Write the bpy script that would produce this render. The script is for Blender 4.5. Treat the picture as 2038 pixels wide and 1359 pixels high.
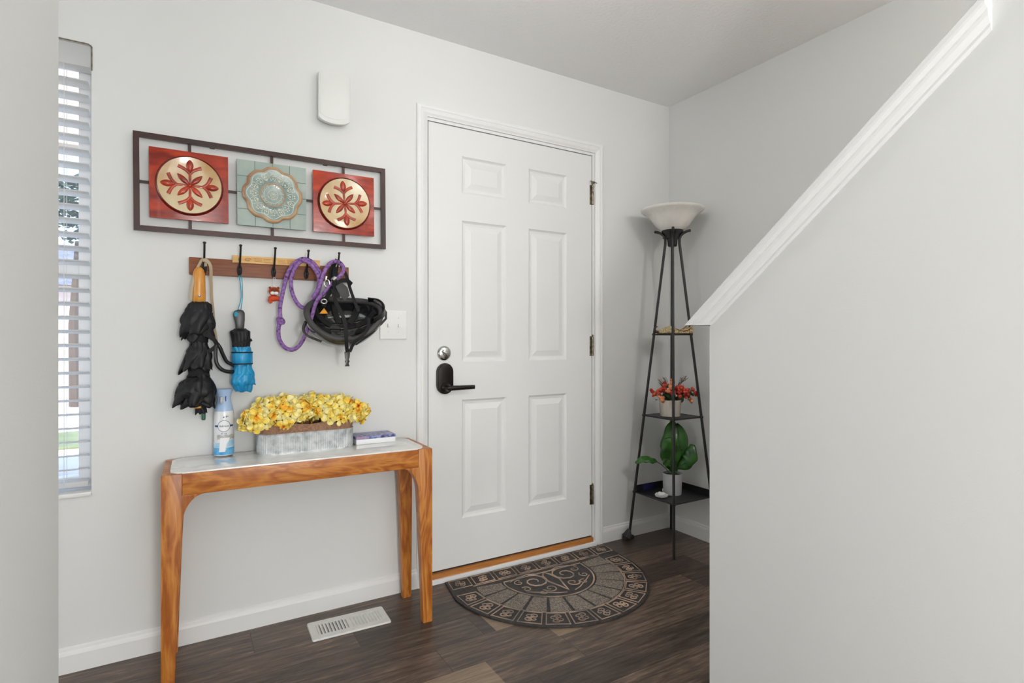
import bpy, bmesh, math, random
from mathutils import Vector, Matrix, noise as mnoise
random.seed(7)
scene = bpy.context.scene
for o in list(bpy.data.objects): bpy.data.objects.remove(o)
COL = scene.collection
PI = math.pi

# ------------------------------------------------------------ camera, world, light, exposure
CAM_H = 1.09
YAW = math.radians(30.83)
cd = bpy.data.cameras.new('camera'); cam = bpy.data.objects.new('camera', cd); COL.objects.link(cam)
cam.location = (0, 0, CAM_H); cam.rotation_euler = (PI/2, 0, -YAW)
cd.sensor_width = 36; cd.lens = 1103/2038*36; cd.shift_y = -4.5/2038; cd.clip_start = .02
scene.camera = cam
scene.view_settings.view_transform = 'Standard'
scene.view_settings.look = 'None'
scene.view_settings.gamma = 1
scene.view_settings.use_curve_mapping = False
scene.view_settings.exposure = 0.12

w = bpy.data.worlds.new('sky'); scene.world = w; w.use_nodes = True
nt = w.node_tree; bg = nt.nodes['Background']
tc = nt.nodes.new('ShaderNodeTexCoord'); sp = nt.nodes.new('ShaderNodeSeparateXYZ'); rp = nt.nodes.new('ShaderNodeValToRGB')
nt.links.new(tc.outputs['Generated'], sp.inputs[0]); nt.links.new(sp.outputs['Z'], rp.inputs[0]); nt.links.new(rp.outputs[0], bg.inputs[0])
rp.color_ramp.elements[0].position = 0; rp.color_ramp.elements[0].color = (.50, .68, 1, 1)
rp.color_ramp.elements[1].position = .6; rp.color_ramp.elements[1].color = (.42, .62, 1, 1)
bg.inputs[1].default_value = 2.5

def area(name, loc, rot, sx, sy, power, col=(1, 1, 1)):
    l = bpy.data.lights.new(name, 'AREA'); l.shape = 'RECTANGLE'; l.size = sx; l.size_y = sy; l.energy = power; l.color = col
    o = bpy.data.objects.new(name, l); COL.objects.link(o); o.location = loc; o.rotation_euler = rot; return o
# unseen area fill lights, added in front of the solid rear and far-left walls
area('rear_fill', (.1, -2.93, 1.45), (-PI/2, 0, PI), 2.9, 1.9, 44, (.97, .985, 1))
area('hall_fill', (-2.9, 1.0, 1.4), (PI/2, 0, -PI/2), 1.6, 1.6, 16, (.95, .98, 1))  # added to brighten the blind from the side
# unseen point lights: the entry one follows cast shadows, the others are added fill
def globe(name, loc, r, power, col):
    l = bpy.data.lights.new(name, 'POINT'); l.shadow_soft_size = r; l.energy = power; l.color = col
    o = bpy.data.objects.new(name, l); COL.objects.link(o); o.location = loc; return o
globe('entry_ceiling_light', (.92, 1.30, 2.24), .10, 4.2, (1, .99, .97))
globe('stair_fill', (1.95, -.3, 2.1), .10, 24, (1, .99, .97))  # added out of view to lift the right wall and lamp corner
globe('low_fill', (.30, -1.3, 1.08), .16, 80, (1, .99, .97))  # added low behind the camera so ceiling and walls brighten evenly
sl = bpy.data.lights.new('sun', 'SUN'); sl.energy = 5; sl.angle = .02; sl.color = (1, .96, .9)
so = bpy.data.objects.new('sun', sl); COL.objects.link(so); so.rotation_euler = (math.radians(48), 0, math.radians(-35))

# ------------------------------------------------------------ projection helper (turns a pixel of the photograph into a point of a known plane)
F, CX, CY = 1103.0, 1019.0, 675.0
SA, CA = math.sin(YAW), math.cos(YAW)
def ray(x, y):
    u = (x-CX)/F; return Vector((SA+CA*u, CA-SA*u, (CY-y)/F))
def on_y(x, y, Y):
    r = ray(x, y); t = Y/r.y; return Vector((r.x*t, Y, CAM_H+r.z*t))

# ------------------------------------------------------------ node materials
def mat(name, col, rough=.5, metal=0.0, col2=None, scale=8, detail=3, bump=0, bscale=None, stretch=(1, 1, 1), spec=.5,
        trans=0, sheen=0, coat=0, ramp=None, alpha=1):
    m = bpy.data.materials.new(name); m.use_nodes = True; t = m.node_tree; N = t.nodes; L = t.links; b = N['Principled BSDF']
    b.inputs['Base Color'].default_value = (*col, 1); b.inputs['Roughness'].default_value = rough; b.inputs['Metallic'].default_value = metal
    b.inputs['Specular IOR Level'].default_value = spec; b.inputs['Transmission Weight'].default_value = trans
    b.inputs['Coat Weight'].default_value = coat; b.inputs['Coat Roughness'].default_value = .08; b.inputs['Sheen Weight'].default_value = sheen
    tcn = N.new('ShaderNodeTexCoord'); mp = N.new('ShaderNodeMapping'); L.new(tcn.outputs['Object'], mp.inputs[0]); mp.inputs['Scale'].default_value = stretch
    if col2 or ramp:
        n = N.new('ShaderNodeTexNoise'); n.inputs['Scale'].default_value = scale; n.inputs['Detail'].default_value = detail
        L.new(mp.outputs[0], n.inputs['Vector'])
        r = N.new('ShaderNodeValToRGB'); L.new(n.outputs['Fac'], r.inputs[0]); L.new(r.outputs[0], b.inputs['Base Color'])
        e = r.color_ramp.elements
        if ramp:
            e[0].position = ramp[0][0]; e[0].color = (*ramp[0][1], 1); e[1].position = ramp[-1][0]; e[1].color = (*ramp[-1][1], 1)
            for p, c in ramp[1:-1]:
                q = e.new(p); q.color = (*c, 1)
        else:
            e[0].position = .35; e[0].color = (*col, 1); e[1].position = .65; e[1].color = (*col2, 1)
    if bump:
        n2 = N.new('ShaderNodeTexNoise'); n2.inputs['Scale'].default_value = bscale or scale*4; n2.inputs['Detail'].default_value = 4
        L.new(mp.outputs[0], n2.inputs['Vector'])
        bp = N.new('ShaderNodeBump'); bp.inputs['Strength'].default_value = bump; bp.inputs['Distance'].default_value = .002
        L.new(n2.outputs['Fac'], bp.inputs['Height']); L.new(bp.outputs[0], b.inputs['Normal'])
    return m

def s2l(*c):
    return tuple(((v/255+.055)/1.055)**2.4 if v > 10 else v/255/12.92 for v in c)

M = {}
M['wall'] = mat('wall_paint', (.735, .742, .727), .75, bump=.12, bscale=260, spec=.25)
M['ceil'] = mat('ceiling_paint', (.88, .88, .87), .85, bump=.9, bscale=75, spec=.2)
M['trim'] = mat('white_trim_paint', (.8, .8, .79), .4)
M['door'] = mat('door_paint', (.76, .765, .75), .42)
M['black'] = mat('black_metal', (.012, .012, .013), .38, bump=.1, bscale=120)
M['bronze'] = mat('dark_bronze', (.018, .014, .012), .3, .6)
M['frame'] = mat('dark_brown_metal', (.035, .02, .017), .38, .3, col2=(.055, .025, .02), scale=12)
M['chrome'] = mat('satin_nickel', (.5, .5, .48), .22, 1.0)
M['brass'] = mat('aged_brass', (.32, .28, .2), .35, 1.0, col2=(.12, .1, .07), scale=60)
M['steel'] = mat('wire_steel', (.6, .6, .6), .25, 1.0)
M['dark'] = mat('dark_void', (.01, .01, .01), .9)
M['gap'] = mat('black_weather_strip', (.02, .018, .015), .8)
M['thresh'] = mat('oak_threshold', s2l(165, 105, 50), .45, col2=s2l(190, 130, 70), scale=6, stretch=(1, 8, 8))
M['red'] = mat('red_lacquer', s2l(188, 58, 16), .3, col2=s2l(124, 28, 10), scale=11, detail=6, bump=.35, bscale=30, stretch=(1, 1, 3), coat=.25)
M['darkred'] = mat('dark_red_glaze', s2l(120, 26, 16), .15, col2=s2l(70, 18, 14), scale=20, coat=.6)
M['cream'] = mat('cream_glaze', s2l(226, 212, 176), .16, col2=s2l(190, 150, 96), scale=5, detail=4, coat=.7)
M['teal'] = mat('pale_teal_glaze', s2l(146, 164, 158), .4, col2=s2l(168, 180, 170), scale=10, detail=5, bump=.3, bscale=30)
M['teald'] = mat('teal_dish_glaze', s2l(122, 146, 142), .3, col2=s2l(156, 170, 162), scale=22, coat=.5)
M['tan'] = mat('tan_glaze', s2l(196, 160, 118), .3, col2=s2l(160, 118, 84), scale=15, coat=.4)
M['ivory'] = mat('ivory_relief', s2l(214, 216, 200), .28, coat=.4)
M['grout'] = mat('dark_grout', s2l(60, 72, 70), .7)
M['walnut'] = mat('red_brown_wood', s2l(138, 78, 36), .5, col2=s2l(114, 58, 26), scale=9, stretch=(1, 6, 14))
M['pine'] = mat('pale_wood', s2l(226, 184, 120), .6, col2=s2l(206, 160, 96), scale=10, stretch=(1, 10, 10))
M['burn'] = mat('burnt_mark', s2l(170, 104, 48), .7)
M['fabric'] = mat('black_nylon', (.007, .007, .008), .5, bump=.3, bscale=60, spec=.35)
M['web'] = mat('black_webbing', (.008, .008, .009), .65, bump=.3, bscale=400, spec=.3)
M['gloss'] = mat('glossy_black', (.008, .008, .009), .34)
M['blue'] = mat('blue_nylon', s2l(0, 150, 200), .38, col2=s2l(0, 124, 178), scale=20, bump=.3, bscale=50, sheen=.1)
M['cyan'] = mat('cyan_cord', s2l(30, 150, 180), .5)
M['honey'] = mat('honey_wood', s2l(222, 158, 66), .32, col2=s2l(204, 134, 50), scale=12, stretch=(4, 4, 1), coat=.3)
M['beige'] = mat('beige_webbing', s2l(186, 170, 142), .8, bump=.4, bscale=300)
M['green'] = mat('dark_green_plastic', s2l(20, 84, 62), .35)
M['orange'] = mat('orange_label', s2l(226, 150, 30), .5)
M['purple'] = mat('purple_rope', s2l(118, 66, 150), .7, ramp=[(.30, s2l(46, 26, 60)), (.38, s2l(116, 78, 142)), (.62, s2l(154, 114, 176))], scale=110, detail=2, bump=.8, bscale=400)
M['charm'] = mat('orange_red_felt', s2l(206, 78, 34), .8, col2=s2l(176, 52, 24), scale=60, bump=.6, bscale=300)
M['charmd'] = mat('brown_felt', s2l(110, 56, 24), .85)
M['white'] = mat('white_plastic', (.8, .8, .78), .35)
M['chime'] = mat('off_white_plastic', (.74, .745, .72), .38)
M['string'] = mat('white_string', (.75, .75, .73), .7)
M['helmet'] = mat('helmet_shell', (.012, .012, .013), .15, coat=.8)
M['foam'] = mat('grey_foam', (.035, .034, .033), .6, col2=(.06, .058, .055), scale=14, bump=.3, bscale=200)
M['pad'] = mat('black_padding', (.012, .012, .012), .85, bump=.3, bscale=200)
M['galv'] = mat('galvanised_zinc', s2l(176, 182, 186), .42, .35, ramp=[(.3, s2l(150, 156, 158)), (.5, s2l(190, 194, 195)), (.7, s2l(212, 214, 214))], scale=44, detail=7)
M['burlap'] = mat('burlap', s2l(164, 126, 100), .95, col2=s2l(134, 98, 76), scale=160, bump=1, bscale=350)
M['petal'] = mat('yellow_petals', s2l(244, 214, 70), .6, ramp=[(.27, s2l(222, 92, 20)), (.35, s2l(250, 184, 44)), (.46, s2l(250, 224, 96)), (.64, s2l(252, 242, 176))], scale=30, detail=1.5)
M['ptcent'] = mat('flower_centres', s2l(236, 176, 40), .7)
M['tinlid'] = mat('patterned_lid', s2l(120, 126, 176), .3, ramp=[(.36, s2l(58, 58, 104)), (.46, s2l(120, 128, 178)), (.56, s2l(146, 156, 200)), (.66, s2l(160, 120, 150))], scale=60, detail=1)
M['can'] = mat('white_can', (.78, .8, .83), .25, coat=.3)
M['cap'] = mat('pale_blue_cap', s2l(166, 192, 226), .3)
M['navy'] = mat('navy_print', s2l(36, 74, 112), .4)
M['sky'] = mat('blue_print', s2l(40, 150, 216), .3, col2=s2l(120, 190, 232), scale=30)
M['skyl'] = mat('light_blue_print', s2l(150, 200, 232), .3, col2=s2l(196, 222, 236), scale=30)
M['greyp'] = mat('grey_print', s2l(168, 166, 166), .35, col2=s2l(200, 198, 196), scale=60)
M['label'] = mat('white_label', (.85, .86, .87), .3)
M['leafg'] = mat('green_leaf', s2l(52, 104, 34), .3, col2=s2l(28, 66, 22), scale=14, bump=.2, bscale=50)
M['leafd'] = mat('dark_green_leaf', s2l(30, 48, 26), .5, col2=s2l(54, 84, 34), scale=20)
M['berry'] = mat('red_berries', s2l(176, 36, 30), .35, col2=s2l(206, 78, 56), scale=30)
M['coral'] = mat('coral_buds', s2l(228, 150, 110), .5, col2=s2l(214, 108, 70), scale=40)
M['twig'] = mat('brown_twig', s2l(90, 66, 44), .8)
M['potw'] = mat('whitewashed_pot', s2l(206, 200, 190), .6, col2=s2l(170, 156, 144), scale=14, stretch=(1, 1, .3))
M['potg'] = mat('light_grey_pot', s2l(168, 170, 172), .55, col2=s2l(180, 182, 184), scale=20)
M['soil'] = mat('potting_soil', s2l(60, 48, 38), .95, bump=1, bscale=150)
M['glass'] = mat('frosted_glass', s2l(236, 232, 224), .25, ramp=[(.3, s2l(222, 218, 210)), (.5, s2l(242, 239, 232)), (.7, s2l(228, 222, 214))], scale=9, detail=6, coat=.4)
M['shoe'] = mat('gold_embroidery', s2l(176, 158, 104), .5, ramp=[(.34, s2l(132, 60, 40)), (.42, s2l(176, 160, 110)), (.7, s2l(214, 204, 160))], scale=190, detail=1)
M['shoered'] = mat('dark_red_lining', s2l(116, 30, 26), .6)
M['sole'] = mat('brown_sole', s2l(60, 34, 20), .6)
M['blind'] = mat('white_blind', (.82, .82, .81), .45)
M['pvc'] = mat('white_vinyl', (.8, .8, .8), .4)
M['pane'] = mat('window_glass', (1, 1, 1), .02, trans=1, spec=.3)
M['vent'] = mat('white_enamel', (.74, .735, .71), .35, col2=(.68, .67, .64), scale=30)
M['rubber'] = mat('dark_rubber', s2l(38, 36, 36), .62, col2=s2l(58, 54, 52), scale=80, bump=.5, bscale=250)
M['ruhi'] = mat('bronzed_rubber', s2l(112, 94, 80), .42, ramp=[(.3, s2l(92, 82, 76)), (.5, s2l(146, 126, 110)), (.7, s2l(190, 160, 134))], scale=9, detail=5, bump=.4, bscale=250)
M['stone'] = mat('grey_fleck_rubber', s2l(92, 86, 80), .7, ramp=[(.38, s2l(80, 75, 71)), (.5, s2l(116, 107, 98)), (.62, s2l(150, 137, 122))], scale=230, detail=3, bump=.7, bscale=220)
M['grass'] = mat('grass_strip', s2l(120, 130, 84), .9, col2=s2l(150, 150, 104), scale=3)
M['drive'] = mat('pale_concrete', s2l(226, 210, 192), .9, col2=s2l(214, 196, 180), scale=.7)
M['siding'] = mat('pinkish_siding', s2l(222, 200, 188), .8, col2=s2l(232, 214, 204), scale=2, stretch=(.1, 1, 8))
M['roofs'] = mat('grey_shingles', s2l(110, 112, 120), .9, col2=s2l(140, 140, 146), scale=5)
M['garage'] = mat('garage_door_paint', s2l(240, 238, 232), .6)
M['foliage'] = mat('tree_leaves', s2l(60, 84, 66), .7, col2=s2l(36, 54, 44), scale=3)
M['bark'] = mat('tree_bark', s2l(96, 82, 70), .9)
M['soffit'] = mat('porch_beam_paint', s2l(214, 196, 176), .8)
M['carp'] = mat('car_paint', s2l(120, 90, 84), .3, coat=.6)
M['navyc'] = mat('navy_cardboard', s2l(28, 28, 78), .6)

# marble
def translucent(m, f):
    t = m.node_tree; N = t.nodes; L = t.links; b = N['Principled BSDF']; o = N['Material Output']
    tr = N.new('ShaderNodeBsdfTranslucent'); tr.inputs[0].default_value = (.92, .92, .9, 1); mx = N.new('ShaderNodeMixShader'); mx.inputs[0].default_value = f
    L.new(b.outputs[0], mx.inputs[1]); L.new(tr.outputs[0], mx.inputs[2]); L.new(mx.outputs[0], o.inputs[0])
translucent(M['blind'], .58)
def clear(m):      # thin window glass: lets light straight through, faint reflection
    t = m.node_tree; N = t.nodes; L = t.links; b = N['Principled BSDF']; o = N['Material Output']; b.inputs['Transmission Weight'].default_value = 0; b.inputs['Roughness'].default_value = .02
    tr = N.new('ShaderNodeBsdfTransparent'); mx = N.new('ShaderNodeMixShader'); mx.inputs[0].default_value = .06
    L.new(tr.outputs[0], mx.inputs[1]); L.new(b.outputs[0], mx.inputs[2]); L.new(mx.outputs[0], o.inputs[0])
clear(M['pane'])
def marble():
    m = bpy.data.materials.new('white_marble'); m.use_nodes = True; t = m.node_tree; N = t.nodes; L = t.links; b = N['Principled BSDF']
    tcn = N.new('ShaderNodeTexCoord'); mp = N.new('ShaderNodeMapping'); L.new(tcn.outputs['Object'], mp.inputs[0]); mp.inputs['Scale'].default_value = (4, 12, 12)
    n = N.new('ShaderNodeTexNoise'); n.inputs['Scale'].default_value = 2.6; n.inputs['Detail'].default_value = 9; n.inputs['Roughness'].default_value = .65; n.inputs['Distortion'].default_value = .8
    L.new(mp.outputs[0], n.inputs['Vector'])
    r = N.new('ShaderNodeValToRGB'); L.new(n.outputs['Fac'], r.inputs[0]); L.new(r.outputs[0], b.inputs['Base Color'])
    e = r.color_ramp.elements; e[0].position = .3; e[0].color = (*s2l(198, 197, 196), 1); e[1].position = .46; e[1].color = (*s2l(234, 233, 229), 1)
    b.inputs['Roughness'].default_value = .09; b.inputs['Coat Weight'].default_value = .5; b.inputs['Coat Roughness'].default_value = .03
    return m
M['marble'] = marble()

# mango wood: warm honey brown with swirling rings
def mango(name, axis):
    m = bpy.data.materials.new(name); m.use_nodes = True; t = m.node_tree; N = t.nodes; L = t.links; b = N['Principled BSDF']
    tcn = N.new('ShaderNodeTexCoord'); mp = N.new('ShaderNodeMapping'); L.new(tcn.outputs['Object'], mp.inputs[0])
    mp.inputs['Scale'].default_value = (1.6, 6, 6) if axis == 'x' else (6, 6, 1.4)
    n = N.new('ShaderNodeTexNoise'); n.inputs['Scale'].default_value = 1.9; n.inputs['Detail'].default_value = 3; n.inputs['Distortion'].default_value = 1.6
    L.new(mp.outputs[0], n.inputs['Vector'])
    mu = N.new('ShaderNodeMath'); mu.operation = 'MULTIPLY'; mu.inputs[1].default_value = 9; L.new(n.outputs['Fac'], mu.inputs[0])
    fr = N.new('ShaderNodeMath'); fr.operation = 'PINGPONG'; fr.inputs[1].default_value = 1; L.new(mu.outputs[0], fr.inputs[0])
    n2 = N.new('ShaderNodeTexNoise'); n2.inputs['Scale'].default_value = 6; n2.inputs['Detail'].default_value = 7; n2.inputs['Roughness'].default_value = .7; n2.inputs['Distortion'].default_value = .6; m2 = N.new('ShaderNodeMapping'); L.new(tcn.outputs['Object'], m2.inputs[0]); m2.inputs['Scale'].default_value = (1.2, 16, 16) if axis == 'x' else (16, 16, 1.1); L.new(m2.outputs[0], n2.inputs['Vector'])
    mx = N.new('ShaderNodeMix'); mx.data_type = 'FLOAT'; mx.inputs[0].default_value = .68; L.new(fr.outputs[0], mx.inputs[2]); L.new(n2.outputs['Fac'], mx.inputs[3])
    r = N.new('ShaderNodeValToRGB'); L.new(mx.outputs[0], r.inputs[0]); L.new(r.outputs[0], b.inputs['Base Color'])
    e = r.color_ramp.elements; e[0].position = .18; e[0].color = (*s2l(128, 66, 22), 1); e[1].position = .85; e[1].color = (*s2l(214, 150, 76), 1)
    q = e.new(.42); q.color = (*s2l(166, 94, 34), 1); q = e.new(.6); q.color = (*s2l(190, 120, 50), 1)
    b.inputs['Roughness'].default_value = .36
    bp = N.new('ShaderNodeBump'); bp.inputs['Strength'].default_value = .1; bp.inputs['Distance'].default_value = .001; L.new(n2.outputs['Fac'], bp.inputs['Height']); L.new(bp.outputs[0], b.inputs['Normal'])
    return m
M['mangox'] = mango('mango_wood_rail', 'x'); M['mangoz'] = mango('mango_wood_leg', 'z')

# plank floor
def planks():
    m = bpy.data.materials.new('dark_plank_floor'); m.use_nodes = True; t = m.node_tree; N = t.nodes; L = t.links; b = N['Principled BSDF']
    def math_(op, a, bb=None, c=None):
        n = N.new('ShaderNodeMath'); n.operation = op
        for i, v in enumerate((a, bb, c)):
            if v is None: continue
            if hasattr(v, 'links') or hasattr(v, 'is_linked'): L.new(v, n.inputs[i])
            else: n.inputs[i].default_value = v
        return n.outputs[0]
    tcn = N.new('ShaderNodeTexCoord'); s = N.new('ShaderNodeSeparateXYZ'); L.new(tcn.outputs['Object'], s.inputs[0])
    W, LEN = .152, 1.22
    ry = math_('DIVIDE', math_('ADD', s.outputs['Y'], 10.0+FLOOR_DY), W); row = math_('FLOOR', ry); fy = math_('FRACT', ry)
    wn = N.new('ShaderNodeTexWhiteNoise'); wn.noise_dimensions = '1D'; L.new(row, wn.inputs['W'])
    rx = math_('DIVIDE', math_('ADD', math_('ADD', s.outputs['X'], 20.0), math_('MULTIPLY', wn.outputs['Value'], LEN)), LEN); colm = math_('FLOOR', rx); fx = math_('FRACT', rx)
    cb = N.new('ShaderNodeCombineXYZ'); L.new(row, cb.inputs[0]); L.new(colm, cb.inputs[1])
    w2 = N.new('ShaderNodeTexWhiteNoise'); w2.noise_dimensions = '3D'; L.new(cb.outputs[0], w2.inputs['Vector'])
    # grain
    off = N.new('ShaderNodeVectorMath'); off.operation = 'MULTIPLY_ADD'; L.new(w2.outputs['Color'], off.inputs[0]); off.inputs[1].default_value = (7, 7, 7); L.new(tcn.outputs['Object'], off.inputs[2])
    mp = N.new('ShaderNodeMapping'); L.new(off.outputs[0], mp.inputs[0]); mp.inputs['Scale'].default_value = (1.7, 20, 1)
    n1 = N.new('ShaderNodeTexNoise'); n1.inputs['Scale'].default_value = 3.4; n1.inputs['Detail'].default_value = 10; n1.inputs['Roughness'].default_value = .74; n1.inputs['Distortion'].default_value = .25; L.new(mp.outputs[0], n1.inputs['Vector'])
    r = N.new('ShaderNodeValToRGB'); L.new(n1.outputs['Fac'], r.inputs[0])
    e = r.color_ramp.elements; e[0].position = .34; e[0].color = (*s2l(40, 33, 30), 1); e[1].position = .72; e[1].color = (*s2l(150, 130, 112), 1)
    q = e.new(.46); q.color = (*s2l(74, 62, 55), 1); q = e.new(.58); q.color = (*s2l(102, 87, 76), 1)
    # some planks lighter
    rr = N.new('ShaderNodeValToRGB'); L.new(w2.outputs['Value'], rr.inputs[0]); rr.color_ramp.interpolation = 'CONSTANT'
    ee = rr.color_ramp.elements; ee[0].position = 0; ee[0].color = (.62, .6, .6, 1); ee[1].position = .3; ee[1].color = (.85, .82, .8, 1); q = ee.new(.6); q.color = (1.15, 1.1, 1.04, 1); q = ee.new(.94); q.color = (1.35, 1.28, 1.18, 1)
    mm = N.new('ShaderNodeMix'); mm.data_type = 'RGBA'; mm.blend_type = 'MULTIPLY'; mm.inputs[0].default_value = 1; L.new(r.outputs[0], mm.inputs[6]); L.new(rr.outputs[0], mm.inputs[7])
    # three paler boards, set among the dark ones
    def inside(v, a, c_): return math_('MULTIPLY', math_('GREATER_THAN', v, a), math_('LESS_THAN', v, c_))
    pale = None
    for x0, x1, y0, y1 in ((-.34, .883, 1.505, 1.657), (1.012, 1.62, 1.809, 1.961), (1.19, 1.300, 1.657, 1.809)):
        q = math_('MULTIPLY', inside(s.outputs['X'], x0, x1), inside(s.outputs['Y'], y0, y1)); pale = q if pale is None else math_('MAXIMUM', pale, q)
    rt = N.new('ShaderNodeValToRGB'); L.new(n1.outputs['Fac'], rt.inputs[0]); rt.color_ramp.elements[0].position = .3; rt.color_ramp.elements[0].color = (*s2l(104, 88, 72), 1); rt.color_ramp.elements[1].position = .65; rt.color_ramp.elements[1].color = (*s2l(154, 132, 108), 1)
    mp3 = N.new('ShaderNodeMix'); mp3.data_type = 'RGBA'; L.new(pale, mp3.inputs[0]); L.new(mm.outputs[2], mp3.inputs[6]); L.new(rt.outputs[0], mp3.inputs[7]); mm = mp3
    # seams
    ey = math_('MINIMUM', fy, math_('SUBTRACT', 1.0, fy)); ex = math_('MINIMUM', fx, math_('SUBTRACT', 1.0, fx))
    seam = math_('MINIMUM', math_('DIVIDE', ey, .011), math_('DIVIDE', ex, .0014)); seam = math_('MINIMUM', seam, 1.0)
    m3 = N.new('ShaderNodeMix'); m3.data_type = 'RGBA'; L.new(seam, m3.inputs[0]); m3.inputs[6].default_value = (.012, .01, .009, 1); L.new(mm.outputs[2], m3.inputs[7])
    L.new(m3.outputs[2], b.inputs['Base Color'])
    b.inputs['Roughness'].default_value = .34
    rg = N.new('ShaderNodeMapRange'); rg.inputs[3].default_value = .24; rg.inputs[4].default_value = .5; L.new(n1.outputs['Fac'], rg.inputs[0]); L.new(rg.outputs[0], b.inputs['Roughness'])
    hh = math_('ADD', math_('MULTIPLY', n1.outputs['Fac'], .5), seam)
    bp = N.new('ShaderNodeBump'); bp.inputs['Strength'].default_value = .25; bp.inputs['Distance'].default_value = .002; L.new(hh, bp.inputs['Height']); L.new(bp.outputs[0], b.inputs['Normal'])
    return m
FLOOR_DY = .047
M['floor'] = planks()

# ------------------------------------------------------------ mesh helpers (all in world coordinates; a thing's parts are moved to its base)
class MB:
    def __init__(s): s.v = []; s.f = []
    def add(s, v, f):
        k = len(s.v); s.v += [Vector(p) for p in v]; s.f += [tuple(i+k for i in q) for q in f]; return s
    def box(s, a, b, bev=0, seg=2):
        x0, y0, z0 = [min(p, q) for p, q in zip(a, b)]; x1, y1, z1 = [max(p, q) for p, q in zip(a, b)]
        bm = bmesh.new(); bmesh.ops.create_cube(bm, size=1, matrix=Matrix.Translation(((x0+x1)/2, (y0+y1)/2, (z0+z1)/2)) @ Matrix.Diagonal((x1-x0, y1-y0, z1-z0, 1)))
        if bev: bmesh.ops.bevel(bm, geom=bm.edges[:], offset=bev, segments=seg, profile=.6, affect='EDGES')
        return s.bm(bm)
    def bm(s, bm, mx=None):
        bm.verts.index_update(); s.add([(mx @ v.co) if mx else v.co.copy() for v in bm.verts], [[v.index for v in f.verts] for f in bm.faces]); bm.free(); return s
    def tube(s, pts, r, n=8, closed=False, flat=None, up=None, cap=True):
        pts = [Vector(p) for p in pts]; m = len(pts); rs = r if isinstance(r, (list, tuple)) else [r]*m
        T = []
        for i in range(m):
            if closed: d = pts[(i+1) % m]-pts[i-1]
            else: d = pts[min(i+1, m-1)]-pts[max(i-1, 0)]
            T.append(d.normalized() if d.length > 1e-9 else Vector((0, 0, 1)))
        u = Vector(up) if up else Vector((0, 1, 0))
        if abs(u.dot(T[0])) > .9: u = Vector((1, 0, 0))
        u = (u-T[0]*u.dot(T[0])).normalized(); V = []
        for i in range(m):
            if up: u = Vector(up)
            u = u-T[i]*u.dot(T[i]); u = u.normalized() if u.length > 1e-6 else T[i].orthogonal().normalized()
            b = T[i].cross(u); fl = flat or 1
            for k in range(n):
                a = 2*PI*k/n; V.append(pts[i]+(b*math.cos(a)+u*math.sin(a)*fl)*rs[i])
        Fs = []
        for i in range(m if closed else m-1):
            for k in range(n):
                j = (i+1) % m; Fs.append((i*n+k, i*n+(k+1) % n, j*n+(k+1) % n, j*n+k))
        if not closed and cap: Fs += [tuple(range(n-1, -1, -1)), tuple((m-1)*n+k for k in range(n))]
        return s.add(V, Fs)
    def ribbon(s, pts, w, th, face):      # flat strap: w wide, th thick, its flat side looking along face (vector or list)
        pts = [Vector(p) for p in pts]; m = len(pts); V = []; Fs = []
        for i in range(m):
            t = (pts[min(i+1, m-1)]-pts[max(i-1, 0)]).normalized(); fv = Vector(face[i] if isinstance(face, list) else face)
            nn = (fv-t*fv.dot(t)); nn = nn.normalized() if nn.length > 1e-6 else t.orthogonal().normalized(); b = t.cross(nn)
            V += [pts[i]+b*w/2+nn*th/2, pts[i]-b*w/2+nn*th/2, pts[i]-b*w/2-nn*th/2, pts[i]+b*w/2-nn*th/2]
        for i in range(m-1):
            for k in range(4): Fs.append((i*4+k, i*4+(k+1) % 4, (i+1)*4+(k+1) % 4, (i+1)*4+k))
        Fs += [(3, 2, 1, 0), tuple((m-1)*4+k for k in range(4))]
        return s.add(V, Fs)
    def lathe(s, prof, c, n=32, mx=None, rf=None, cap=True):      # prof: (r, z); mx optional
        V = []; Fs = []
        for i, (r, z) in enumerate(prof):
            for k in range(n):
                a = 2*PI*k/n; q = r*(rf(a, z) if rf else 1); V.append(Vector((q*math.cos(a), q*math.sin(a), z)))
        m = len(prof)
        for i in range(m-1):
            for k in range(n): Fs.append((i*n+k, i*n+(k+1) % n, (i+1)*n+(k+1) % n, (i+1)*n+k))
        if cap: Fs += [tuple(range(n-1, -1, -1)), tuple((m-1)*n+k for k in range(n))]
        if mx: V = [mx @ v for v in V]
        return s.add([v+Vector(c) for v in V], Fs)
    def prism(s, poly, d, axis='y', bev=0):      # poly: list of 2D points, extruded between d[0] and d[1] on the axis
        bm = bmesh.new(); n = len(poly)
        def P(p, t): return {'x': (t, p[0], p[1]), 'y': (p[0], t, p[1]), 'z': (p[0], p[1], t)}[axis]
        a = [bm.verts.new(P(p, d[0])) for p in poly]; b = [bm.verts.new(P(p, d[1])) for p in poly]
        bm.faces.new(a); bm.faces.new(b[::-1])
        for i in range(n): bm.faces.new((a[i], b[i], b[(i+1) % n], a[(i+1) % n]))
        bmesh.ops.recalc_face_normals(bm, faces=bm.faces)
        if bev:
            bmesh.ops.bevel(bm, geom=[e for e in bm.edges if e.calc_face_angle(0) > .5], offset=bev, segments=2, profile=.6, affect='EDGES')
        return s.bm(bm)
    def sphere(s, c, r, seg=12, rings=8, mx=None):
        bm = bmesh.new(); bmesh.ops.create_uvsphere(bm, u_segments=seg, v_segments=rings, radius=1)
        sc = r if isinstance(r, (tuple, list)) else (r, r, r)
        return s.bm(bm, Matrix.Translation(c) @ (mx or Matrix()) @ Matrix.Diagonal((*sc, 1)))
    def xf(s, mx): s.v = [mx @ v for v in s.v]; return s

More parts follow.
